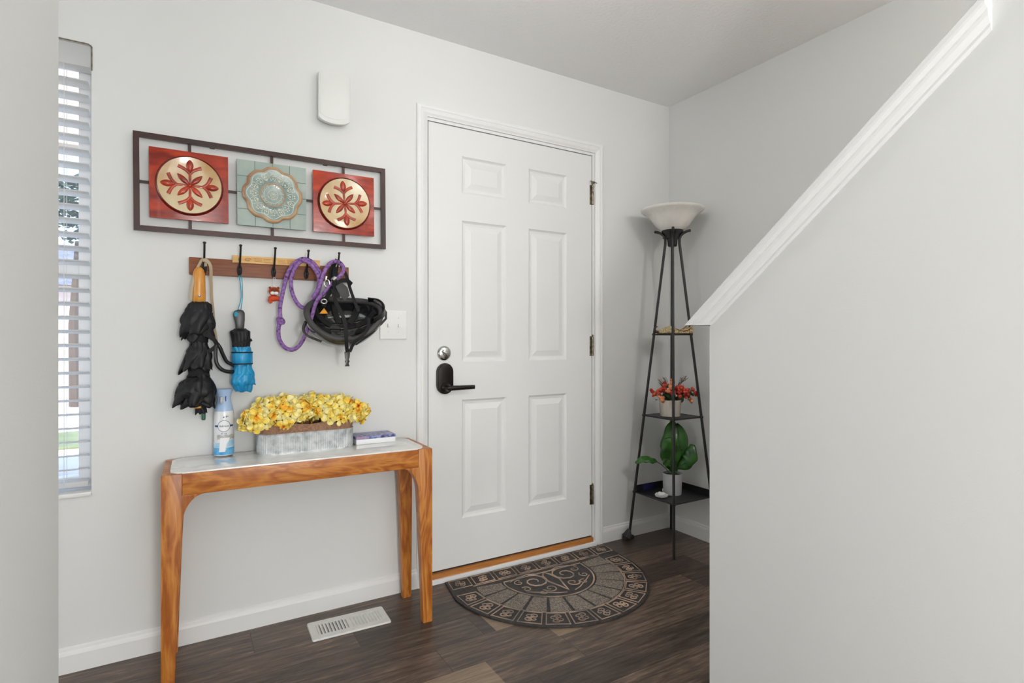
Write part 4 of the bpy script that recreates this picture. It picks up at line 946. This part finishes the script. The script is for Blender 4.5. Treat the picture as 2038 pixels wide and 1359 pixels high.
hk = P3(479, 549, YB-.022); make('cord', MB().tube(curve([(hx_.x-.006, 2.252, htz-.002), P3(480, 590, 2.252), P3(477, 556, 2.256), (h2-.004, YB-.021, 1.322), (h2, YB-.021, 1.3245), (h2+.004, YB-.021, 1.322), P3(481.5, 556, 2.256), P3(482.5, 590, 2.252), (hx_.x+.004, 2.252, htz-.002)], 4), .0017, 6), M['cyan'], bu)
# little stuffed charm on the third hook
c3 = P3(546.5, 578, 2.262); chm = thing('plush_charm', c3-Vector((0, 0, .05)), 'tiny orange-red stuffed animal charm with white muzzle, dangling from the middle hook', 'charm')
hc = P3(545.5, 580, 2.262); r_ = .019
make('head', MB().sphere(hc, (r_, r_*.7, r_*.9), 20, 14), M['charm'], chm)
make('face_patch', MB().sphere(hc+Vector((0, -.008, .004)), (r_*.72, r_*.4, r_*.42), 18, 12), M['charmd'], chm)
make('muzzle', MB().sphere(hc+Vector((-.0060, -.010, -.007)), (.0085, .006, .0068), 14, 10).sphere(hc+Vector((.0060, -.010, -.007)), (.0085, .006, .0068), 14, 10), M['string'], chm)
for s_ in (-1, 1): make('ear', MB().sphere(hc+Vector((s_*.0145, 0, .0135)), (.0045, .003, .005), 10, 8), M['charmd'], chm)
bc = P3(550, 596, 2.262)
make('body', MB().tube(curve([P3(538, 594, 2.262), P3(545, 594, 2.260), P3(552, 594, 2.258), P3(560, 597, 2.256)], 4), [.010, .0115, .012, .0115, .011, .011, .0105, .010, .0095, .009, .0085, .008, .0065], 12).tube([P3(538, 590, 2.26), P3(537, 598, 2.258), P3(540, 603, 2.256)], [.006, .007, .005], 10), M['charm'], chm)
h3 = HXS[2]
make('string', MB().tube(curve([hc+Vector((-.001, 0, r_*.8)), (h3-.0035, YB-.021, 1.318), (h3, YB-.021, 1.3245), (h3+.0035, YB-.021, 1.318), hc+Vector((.001, 0, r_*.8))], 4), .0009, 5), M['string'], chm)

# purple rope leash over the two right-hand hooks
rp_ = [(558, 637, 2.25), (557, 614, 2.25), (560, 595, 2.248), (565, 572, 2.246), (570, 551, 2.246), (578, 534, 2.246), (590, 521, 2.250), (604, 515, 2.252), (618, 519, 2.250), (630, 531, 2.242), (638, 547, 2.238), (637, 568, 2.236), (630, 588, 2.236), (618, 604, 2.236), (604, 612.5, 2.238),
       (591, 602, 2.238), (582, 583, 2.236), (579, 562, 2.234), (583, 542, 2.232), (592, 526, 2.234), (603, 519, 2.240), (615, 523, 2.236), (626, 535, 2.230), (634, 551, 2.226), (634, 570, 2.224), (628, 588, 2.222)]
rp2 = [(624, 590, 2.216), (633, 575, 2.214), (640, 556, 2.214), (647, 538, 2.216), (656, 525, 2.222), (668, 520, 2.232), (679, 525, 2.232), (684, 536, 2.222), (678, 548, 2.212), (667, 557, 2.204), (656, 569, 2.202), (646, 582, 2.202), (634, 594, 2.204), (626, 610, 2.206), (620, 632, 2.206), (613, 652, 2.208), (606, 670, 2.214), (596, 687, 2.224), (582, 696, 2.236), (567, 691, 2.244), (556.5, 676, 2.25), (554, 658, 2.25), (556, 645, 2.25), (558, 637, 2.25)]
rl_ = thing('rope_leash', P3(580, 640, 2.25), 'purple braided rope leash with a knot, looped over the two right-hand hooks', 'leash')
RR = .0076
make('rope', MB().tube(curve([P3(*p) for p in rp_+rp2], 5), RR, 12), M['purple'], rl_)
kc = P3(558, 638, 2.25)
make('knot', MB().tube([kc+Vector((.010*math.sin(t_*.52), -.004+.006*math.cos(t_*1.04), .009*math.cos(t_*.52*1.5))) for t_ in range(13)], .0068, 10).tube([kc+Vector((-.010, -.002, -.008)), kc+Vector((.002, -.01, -.012)), kc+Vector((.010, -.002, -.004))], .0068, 10), M['purple'], rl_)
cl = P3(651, 561, 2.198)
make('metal_clip', MB().tube([cl+Vector((.010*math.cos(a_*PI/7), 0, .015*math.sin(a_*PI/7)-.006)) for a_ in range(14)], .0022, 7, closed=True).tube([cl+Vector((-.004, 0, .008)), cl+Vector((-.002, -.002, .022))], .005, 10).tube([P3(668, 553, 2.200), P3(662, 558, 2.198)], .0095, 12), M['steel'], rl_)

# ============================================================ BICYCLE HELMET
HC = P3(686, 628, 2.180); hm = thing('bicycle_helmet', HC-Vector((0, 0, .07)), 'black bicycle helmet with dangling straps, hanging upside down from the rightmost hook', 'helmet')
# helmet frame: x = length (front to the left), y = width, z = towards the open underside
HM = Matrix.Translation(HC) @ Matrix.Rotation(math.radians(-12), 4, 'Y') @ Matrix.Rotation(math.radians(50), 4, 'X') @ Matrix.Rotation(math.radians(-8), 4, 'Z')
def hs_(u, v, k=1.0):      # u round the head, v from rim (0) to crown (1)
    a = u; ph = v*PI/2; rx = .139*k; ry = .104*k; rz = .098*k
    front = math.cos(a) < 0
    q = math.cos(ph)**.72
    x = rx*q*math.cos(a); y = ry*q*math.sin(a)*(1-.10*math.cos(a)); z = -rz*math.sin(ph)
    z += .020*math.cos(2*a)*(1-v)*1.0+(.006 if front else -.004)*(1-v)
    return Vector((x, y, z))
NU, NV = 64, 18
keep = []
def vent(u, v):      # long oval openings running front to back
    x = math.cos(u); y = math.sin(u)
    p = hs_(u, v)
    for yc, x0, x1, wd in ((0, -.105, .105, .013), (.036, -.10, .03, .0105), (-.036, -.10, .03, .0105), (.036, .045, .115, .010), (-.036, .045, .115, .010), (.070, -.055, .065, .009), (-.070, -.055, .065, .009)):
        if x0 < p.x < x1 and abs(p.y-yc*(1-.8*(p.x/.146)**2)) < .62*wd*(1-.5*abs((p.x-(x0+x1)/2)/((x1-x0)/2))**3) and v > .2: return True
    return False
NU, NV = 264, 72
V = [HM @ hs_(2*PI*i/NU, j/NV*.985) for j in range(NV+1) for i in range(NU)]
Fs = [(j*NU+i, j*NU+(i+1) % NU, (j+1)*NU+(i+1) % NU, (j+1)*NU+i) for j in range(NV) for i in range(NU) if not vent(2*PI*(i+.5)/NU, (j+.5)/NV*.985)]
sh = make('shell', MB().add(V, Fs), M['helmet'], hm, angle=70)
md = sh.modifiers.new('thickness', 'SOLIDIFY'); md.thickness = .020; md.offset = 0
rim = [HM @ (hs_(2*PI*i/60, .02)+Vector((0, 0, .001))) for i in range(60)]
make('rim_foam', MB().tube(rim, .0115, 10, closed=True), M['foam'], hm)
make('shell_edge', MB().tube([HM @ (hs_(2*PI*i/60, .20, 1.055)) for i in range(60)], .004, 8, closed=True), M['helmet'], hm)
for a in range(8):
    u = a*PI/4+.2; P = [HM @ (hs_(u, v, .90)) for v in (.15, .35, .6, .8)]
    make('padding', MB().ribbon(P, .022, .008, HM.to_3x3() @ Vector((-math.cos(u), -math.sin(u), .4))), M['pad'], hm)
# fit cradle at the back of the helmet
make('rear_cradle', MB().ribbon([HM @ p for p in curve([(.10, -.055, .02), (.138, -.035, .026), (.152, 0, .028), (.138, .035, .026), (.10, .055, .02)], 5)], .030, .004, HM.to_3x3() @ Vector((1, 0, .2))), M['gloss'], hm)
make('cradle_arm', MB().ribbon([P3(744, 597, 2.17), P3(757, 604, 2.16), P3(768, 622, 2.165), P3(768, 634, 2.17), P3(757, 646, 2.165)], .009, .003, (0, -1, 0)), M['gloss'], hm)
make('visor_lip', MB().tube(curve([P3(609, 640, 2.16), P3(604, 655, 2.13), P3(612, 668, 2.11), P3(640, 680, 2.09)], 5), .006, 8, flat=.6), M['helmet'], hm)
for p_, m_ in (((628, 590, 2.15), 0), ((622, 640, 2.125), 1)): pass
# straps
def strap(name, pts, wd=.014, mt_=None, fc=(0, -1, 0)): return make(name, MB().ribbon(curve([P3(*p) for p in pts], 5), wd, .0018, fc), mt_ or M['web'], hm)
strap('strap', [(671, 517, 2.262), (664, 528, 2.245), (658, 545, 2.23), (662, 570, 2.20), (650, 592, 2.15), (644, 610, 2.13)], .016)
strap('strap', [(672, 516, 2.262), (680, 530, 2.25), (690, 550, 2.235), (697, 575, 2.215), (706, 600, 2.20), (714, 620, 2.19)], .012)
strap('strap', [(668, 532, 2.232), (666, 552, 2.205), (668, 575, 2.165), (672, 592, 2.15)], .020)
strap('strap', [(662, 575, 2.14), (668, 600, 2.10), (682, 628, 2.08), (687, 645, 2.072), (689, 670, 2.075), (690, 690, 2.09), (692, 706, 2.10)], .0135)
strap('strap', [(734, 632, 2.10), (733, 650, 2.085), (722, 668, 2.078), (705, 682, 2.09), (696, 700, 2.10)], .012)
strap('strap', [(757, 646, 2.16), (742, 662, 2.13), (722, 676, 2.10), (708, 686, 2.095)], .006)
strap('strap', [(700, 566, 2.20), (690, 558, 2.185), (678, 560, 2.175), (672, 572, 2.165)], .016)
bk = P3(691, 715, 2.10)
b_ = make('buckle', MB().prism([(bk.x-.010, P3(691, 700, 2.1).z), (bk.x+.011, P3(691, 700, 2.1).z), (bk.x+.008, P3(691, 712, 2.1).z), (bk.x+.005, P3(691, 716, 2.1).z), (bk.x+.009, P3(691, 719, 2.1).z), (bk.x+.0045, P3(691, 723, 2.1).z), (bk.x+.009, P3(691, 729, 2.1).z), (bk.x-.009, P3(691, 729, 2.1).z), (bk.x-.0045, P3(691, 723, 2.1).z), (bk.x-.009, P3(691, 719, 2.1).z), (bk.x-.005, P3(691, 716, 2.1).z), (bk.x-.008, P3(691, 712, 2.1).z)], (2.096, 2.104), 'y', .0015), M['gloss'], hm)
make('hanging_mesh', MB().add([p for x, y, Y in [(668, 570, 2.155), (680, 562, 2.15), (692, 572, 2.15), (696, 588, 2.155), (686, 598, 2.16), (676, 588, 2.158)] for p in (P3(x, y, Y), P3(x, y, Y+.006))],
     [(0, 2, 4, 6, 8, 10), (11, 9, 7, 5, 3, 1)]+[(2*i, 2*i+1, (2*i+3) % 12, (2*i+2) % 12) for i in range(6)]), M['foam'], hm, smooth=False)
yl = [P3(636, 624, 2.135), P3(653, 624, 2.135), P3(645, 613, 2.145)]
make('warning_label', MB().add(yl+[p+Vector((0, .002, 0)) for p in yl], [(0, 1, 2), (5, 4, 3), (0, 3, 4, 1), (1, 4, 5, 2), (2, 5, 3, 0)]), M['orange'], hm, smooth=False)
make('adjuster', MB().tube([P3(645, 600, 2.13)+Vector((.010*math.cos(a_*PI/6), 0, .008*math.sin(a_*PI/6))) for a_ in range(12)], .003, 8, closed=True), M['steel'], hm)

# ============================================================ CORNER LAMP WITH SHELVES
LX, LY = 2.258, 2.108
lp = thing('shelf_floor_lamp', (LX, LY, 0), 'tall black four-legged floor lamp with shelves and white glass bowl, in the corner', 'floor lamp')
def hw(z): return .162-.085*z
for sx, sy in ((-1, -1), (-1, 1), (1, 1), (1, -1)):
    P = [(LX+sx*hw(z), LY+sy*hw(z), z) for z in (0, .4, .8, 1.2, 1.5, 1.60)]
    P += [(LX+sx*q, LY+sy*q, z) for q, z in ((.026, 1.625), (.030, 1.642), (.040, 1.656), (.053, 1.665), (.066, 1.669))]
    make('leg', MB().tube(P, .0072, 12), M['black'], lp)
make('foot_block', MB().box((LX-.162-.035, LY+.150, 0), (LX-.162+.030, LY+.178, .020), .004).tube([(LX-.160, LY+.160, .055), (LX-.166, LY+.163, .030), (LX-.178, LY+.164, .012)], [.009, .020, .028], 8), M['rubber'], lp)
def shelf(z, h, lip=False):
    mb = MB().prism(rrect(LX-h, LX+h, LY-h, LY+h, .006, 2), (z-.004, z), 'z')
    for sx, sy in ((-1, -1), (-1, 1), (1, 1), (1, -1)): mb.tube([(LX+sx*h*1.0, LY+sy*h, z-.006), (LX+sx*h, LY+sy*h, z+.004)], .0105, 10)
    for a, b in (((-1, -1), (1, -1)), ((1, -1), (1, 1)), ((1, 1), (-1, 1)), ((-1, 1), (-1, -1))):
        mb.tube([(LX+a[0]*h, LY+a[1]*h, z-.002), (LX+b[0]*h, LY+b[1]*h, z-.002)], .0042, 8)
    if lip:
        mb.box((LX-h+.01, LY+h-.006, z), (LX+h-.01, LY+h-.003, z+.034)).box((LX+h-.006, LY-h+.01, z), (LX+h-.003, LY+h-.01, z+.034))
    return mb
Z_S = (.262, .680, 1.117)
make('shelf', shelf(Z_S[0], hw(Z_S[0]), True), M['black'], lp)
make('shelf', shelf(Z_S[1], hw(Z_S[1])), M['black'], lp)
make('shelf', shelf(Z_S[2], hw(Z_S[2])), M['black'], lp)
make('centre_tube', MB().tube([(LX+.0, LY+.0, 1.585), (LX, LY, 1.64)], .012, 12), M['black'], lp)
make('socket_cup', MB().lathe([(.020, 1.585), (.024, 1.590), (.027, 1.62), (.036, 1.645), (.052, 1.660), (.056, 1.666), (.056, 1.672), (.05, 1.674)], (LX, LY, 0), 32), M['black'], lp)
make('switch', MB().tube([(LX-.03, LY-.005, 1.625), (LX-.062, LY+.010, 1.627)], .0028, 8), M['black'], lp)
out = [(.0005, 1.667), (.05, 1.668), (.062, 1.674), (.085, 1.694), (.103, 1.718), (.120, 1.742), (.137, 1.758), (.155, 1.769), (.164, 1.776), (.166, 1.782)]
inn = [(.164, 1.784), (.153, 1.777), (.133, 1.764), (.115, 1.747), (.098, 1.722), (.080, 1.700), (.060, 1.682), (.04, 1.675), (.0005, 1.674)]
make('glass_bowl', MB().lathe(out+inn, (LX, LY, 0), 64), M['glass'], lp)

# ---- pair of curled-toe slippers on the top shelf
def slipper(loc, rz, label, sc=1):
    sp_ = thing('slipper', loc, label, 'slipper')
    S = Matrix.Translation(loc) @ Matrix.Rotation(rz, 4, 'Z') @ Matrix.Diagonal((sc, sc, sc, 1))      # toe along +x
    # sole and uppers as cross sections (x, half width, top height, heel raise)
    secs = [(-.098, .020, .056), (-.092, .026, .052), (-.075, .030, .036), (-.045, .031, .022), (-.01, .033, .022), (.015, .035, .046), (.045, .034, .044), (.072, .026, .034), (.092, .013, .024), (.104, .005, .018)]
    V = []; n_ = 14
    for x, w_, h_ in secs:
        for k in range(n_): a = PI*k/(n_-1); V.append((x, w_*math.cos(a), .005+max(0.0, math.sin(a))**.6*h_))
    up_ = MB().add(V, [(i*n_+k, i*n_+k+1, (i+1)*n_+k+1, (i+1)*n_+k) for i in range(5, len(secs)-1) for k in range(n_-1)])
    # side walls of the open back
    for i in range(0, 5):
        for k in list(range(0, 4))+list(range(n_-5, n_-1)):
            up_.add([V[i*n_+k], V[i*n_+k+1], V[(i+1)*n_+k+1], V[(i+1)*n_+k]], [(0, 1, 2, 3)])
    up_.add([V[k] for k in range(n_)], [tuple(range(n_))])
    u_ = make('upper', up_.xf(S), M['shoe'], sp_); md_ = u_.modifiers.new('thickness', 'SOLIDIFY'); md_.thickness = .0022
    so_ = [(x, w_+.002) for x, w_, h_ in secs]; make('sole', MB().prism([(x, -w_) for x, w_ in so_]+[(x, w_) for x, w_ in so_[::-1]], (0, .006), 'z', .001).xf(S), M['sole'], sp_)
    make('lining', MB().prism([(x, -w_+.002) for x, w_, h_ in secs[1:6]]+[(x, w_-.002) for x, w_, h_ in secs[1:6]][::-1], (.006, .012), 'z').xf(S), M['shoered'], sp_)
    make('collar', MB().tube([S @ Vector(p) for p in curve([(.014, .026, .036), (-.04, .032, .018), (-.08, .028, .032), (-.100, 0, .060), (-.08, -.028, .032), (-.04, -.032, .018), (.014, -.026, .036)], 4)], .0024, 6), M['shoered'], sp_)
    make('curled_toe', MB().tube([S @ Vector(p) for p in curve([(.098, 0, .012), (.115, 0, .016), (.124, 0, .030), (.118, 0, .044), (.108, 0, .045)], 5)], [.006-.0002*i for i in range(21)], 8), M['sole'], sp_)
    return sp_
slipper(Vector((LX-.008, LY-.030, Z_S[2])), math.radians(145), 'gold embroidered curled-toe slipper on the top shelf, the front one of the pair', .86)
slipper(Vector((LX+.030, LY+.028, Z_S[2])), math.radians(150), 'gold embroidered curled-toe slipper on the top shelf, mostly hidden behind its mate', .80)

# ---- berry arrangement on the middle shelf
bp = thing('berry_arrangement', (LX-.005, LY-.005, Z_S[1]), 'whitewashed pot of artificial red berries and coral buds, on the middle lamp shelf', 'flower pot')
bx0, by0 = LX-.022, LY-.005
make('pot', MB().lathe([(.046, 0), (.051, .003), (.053, .03), (.055, .075), (.057, .082), (.057, .088), (.052, .089), (.050, .075), (.0005, .072)], (bx0, by0, Z_S[1]), 48, None, lambda a, z: 1+.02*math.sin(14*a)*(z < .076)), M['potw'], bp)
rnd = random.Random(21); bc_ = Vector((bx0, by0, Z_S[1]+.125)); VR = Vector((CA, -SA, 0)); VF = Vector((SA, CA, 0))
def spot(px, py, dep=0):      # place in the arrangement measured across and up
    return Vector((bx0, by0, Z_S[1]))+VR*px+Vector((0, 0, py))+VF*dep
be, co_, lf, tw = MB(), MB(), MB(), MB()
def ball_cluster(mb, c, R_, n_, r0, r1):
    for k in range(n_):
        d = Vector((rnd.gauss(0, 1), rnd.gauss(0, 1), rnd.gauss(0, 1))).normalized()*R_*rnd.random()**.4; mb.sphere(c+d, rnd.uniform(r0, r1), 10, 7)
for px, py, dp, R_, n_ in ((-.085, .118, 0, .016, 5), (-.045, .145, -.02, .024, 16), (-.025, .160, 0, .020, 10), (.045, .125, -.03, .022, 10), (.060, .150, 0, .020, 9), (.085, .110, -.02, .020, 8), (.115, .145, 0, .012, 4), (.135, .118, 0, .014, 5), (.06, .10, .02, .016, 6), (-.06, .135, -.03, .016, 8), (.0, .135, -.045, .018, 8), (.03, .150, -.01, .016, 8), (.075, .135, -.035, .018, 9), (-.03, .175, .01, .010, 4), (-.098, .135, 0, .010, 3)):
    ball_cluster(be, spot(px, py, dp), R_, n_, .006, .0105)
for px, py, dp, R_, n_ in ((-.055, .095, -.03, .018, 8), (-.070, .125, 0, .016, 6), (.0, .165, -.03, .020, 9), (.010, .185, 0, .010, 4), (.105, .092, 0, .016, 6), (-.02, .140, -.04, .012, 4)):
    ball_cluster(co_, spot(px, py, dp), R_, n_, .006, .0105)
make('berries', be, M['berry'], bp)['kind'] = 'stuff'; make('buds', co_, M['coral'], bp)['kind'] = 'stuff'
def leaf(mb, base, tip, wd, up=Vector((0, 0, 1)), fold=.25, curlz=0):
    base, tip = Vector(base), Vector(tip); d = tip-base; s_ = d.cross(up); s_ = s_.normalized() if s_.length > 1e-6 else Vector((1, 0, 0)); nn = s_.cross(d).normalized(); V = []; n_ = 8
    for i in range(n_+1):
        t = i/n_; q = wd*math.sin(PI*t**.8)*(1+.06*math.sin(9*t)); c = base+d*t+nn*curlz*math.sin(PI*t)
        V += [c-s_*q+nn*fold*q, c-s_*q*.5+nn*fold*q*.4, c, c+s_*q*.5+nn*fold*q*.4, c+s_*q+nn*fold*q]
    mb.add(V, [(i*5+k, i*5+k+1, (i+1)*5+k+1, (i+1)*5+k) for i in range(n_) for k in range(4)])
for k in range(46):
    a = rnd.random()*2*PI; px = rnd.uniform(-.08, .12); py = rnd.uniform(.085, .155); c = spot(px, py, rnd.uniform(-.04, .04)); leaf(lf, c, c+VR*rnd.uniform(-.035, .035)+Vector((0, 0, rnd.uniform(-.02, .035)))+VF*rnd.uniform(-.03, .02), .010)
for px, py in ((.04, .125), (.0, .11), (-.02, .10), (.05, .10)): ball_cluster(lf, spot(px, py, 0), .02, 5, .012, .018)
o = make('leaves', lf, M['leafd'], bp); o.modifiers.new('thickness', 'SOLIDIFY').thickness = .0006
for a, b in (((-.03, .15), (-.062, .195)), ((.035, .15), (.085, .215)), ((.05, .165), (.062, .205)), ((.06, .18), (.09, .20)), ((.10, .09), (.115, .065)), ((-.035, .09), (-.02, .06)), ((-.02, .17), (-.035, .205))):
    tw = MB(); P = curve([spot(*a), spot((a[0]+b[0])/2+.004, (a[1]+b[1])/2), spot(*b)], 4); tw.tube(P, .0013, 5)
    for i in range(1, len(P)-1):
        for s_ in (-1, 1): tw.tube([P[i], P[i]+VR*s_*.010+Vector((0, 0, .008))], .0009, 4)
    make('twig', tw, M['twig'], bp)
for px, py in ((-.03, .12), (.03, .12), (.08, .11), (-.06, .11), (.11, .12)):
    make('stem', MB().tube(curve([spot(0, .07), spot(px*.5, .10), spot(px, py)], 4), .0018, 6), M['leafd'], bp)

# ---- leafy green plant on the bottom shelf
gx, gy = LX-.0, LY-.0; gz = Z_S[0]
gp = thing('potted_plant', (gx, gy, gz), 'broad-leaved green plant in a light grey pot, on the bottom lamp shelf', 'potted plant')
make('pot', MB().lathe([(.044, 0), (.047, .003), (.051, .10), (.052, .112), (.0515, .114), (.048, .113), (.046, .10), (.0005, .098)], (gx, gy, gz), 48), M['potg'], gp)
make('soil', MB().lathe([(.0465, .090), (.046, .102), (.02, .105), (.0005, .104)], (gx, gy, gz), 32), M['soil'], gp)
def gspot(px, py, dep=0): return Vector((gx, gy, gz))+VR*px+Vector((0, 0, py))+VF*dep
def bigleaf(pts, wd, face, seed=0):      # midrib through pts, broad blade with wavy edge
    P = curve(pts, 5); n_ = len(P); V = []; rg_ = random.Random(seed); ph = rg_.random()*6; face = Vector(face)
    for i, c in enumerate(P):
        t = i/(n_-1); d = (P[min(i+1, n_-1)]-P[max(i-1, 0)]).normalized(); s_ = d.cross(face).normalized(); nn = s_.cross(d)
        q = wd*(math.sin(PI*min(1, t*.93+.035))**.62)
        for j in range(-3, 4):
            f = j/3; wv = 1+.10*math.sin(t*17+ph+(2 if j > 0 else 0))*abs(f); V.append(c+s_*q*f*wv-nn*(q*.22*f*f+.004*math.sin(t*20+ph)*abs(f)))
    mb = MB().add(V, [(i*7+k, i*7+k+1, (i+1)*7+k+1, (i+1)*7+k) for i in range(n_-1) for k in range(6)])
    o = make('leaf', mb, M['leafg'], gp); o.modifiers.new('thickness', 'SOLIDIFY').thickness = .0009; return o
fc = -VF
L = [([(0, .12, 0), (-.012, .20, -.02), (-.014, .30, -.01), (.010, .385, .02)], .050), ([(.0, .14, 0), (-.03, .20, -.045), (-.038, .27, -.055), (-.02, .31, -.05)], .040),
     ([(.01, .14, 0), (.045, .24, -.02), (.055, .31, 0), (.030, .375, .02)], .040), ([(.02, .14, .0), (.060, .175, -.03), (.085, .215, -.035), (.10, .27, -.02)], .040),
     ([(.0, .12, 0), (-.03, .165, -.05), (-.05, .185, -.06), (-.062, .20, -.065)], .022), ([(.03, .16, .03), (.05, .22, .04), (.06, .27, .045), (.05, .33, .05)], .035)]
for i, (pts, wd) in enumerate(L):
    bigleaf([gspot(*p) for p in pts], wd, fc+Vector((0, 0, .3))+VR*(.4*((i % 3)-1)), i); make('stalk', MB().tube(curve([gspot(0, .10), gspot(pts[0][0]*.6+pts[1][0]*.2, .13), gspot(*pts[1])], 4), .003, 6), M['leafg'], gp)
bigleaf([gspot(-.085, .178, -.02), gspot(-.12, .190, -.03), gspot(-.165, .196, -.035), gspot(-.205, .172, -.03)], .022, Vector((0, 0, 1))-VF*.9, 9)
make('stalk', MB().tube(curve([gspot(-.01, .105), gspot(-.05, .150, -.01), gspot(-.09, .178, -.02)], 4), .0022, 6), M['leafg'], gp)
# white tray with soap and blue card
wt = Vector((LX-.092, LY-.01, gz))
t_ = thing('trinket_dish', wt, 'small white ceramic trinket dish at the left corner of the bottom lamp shelf', 'dish')
make('dish', MB().lathe([(.020, 0), (.030, .004), (.034, .014), (.031, .015), (.024, .008), (.0005, .006)], wt, 28, None, lambda a, z: 1+.06*math.sin(5*a)), M['white'], t_)
make('lump', MB().sphere(wt+Vector((.002, 0, .016)), (.022, .015, .009), 14, 9).sphere(wt+Vector((-.008, .004, .022)), (.010, .008, .006), 10, 8), M['white'], t_)
make('clip', MB().tube([wt+Vector((.012, .002, .018)), wt+Vector((.013, .002, .036))], .0025, 8).sphere(wt+Vector((.013, .002, .038)), .004, 8, 6), M['steel'], t_)
cdp = Vector((LX-.03, LY+hw(.26)-.012, gz))
recenter(tag(make('card', MB().box((LX-.085, LY+hw(.26)-.011, gz+.0005), (LX-.01, LY+hw(.26)-.007, gz+.036), .0005), M['navyc']), 'dark navy card standing behind the grey pot on the bottom shelf', 'card'))
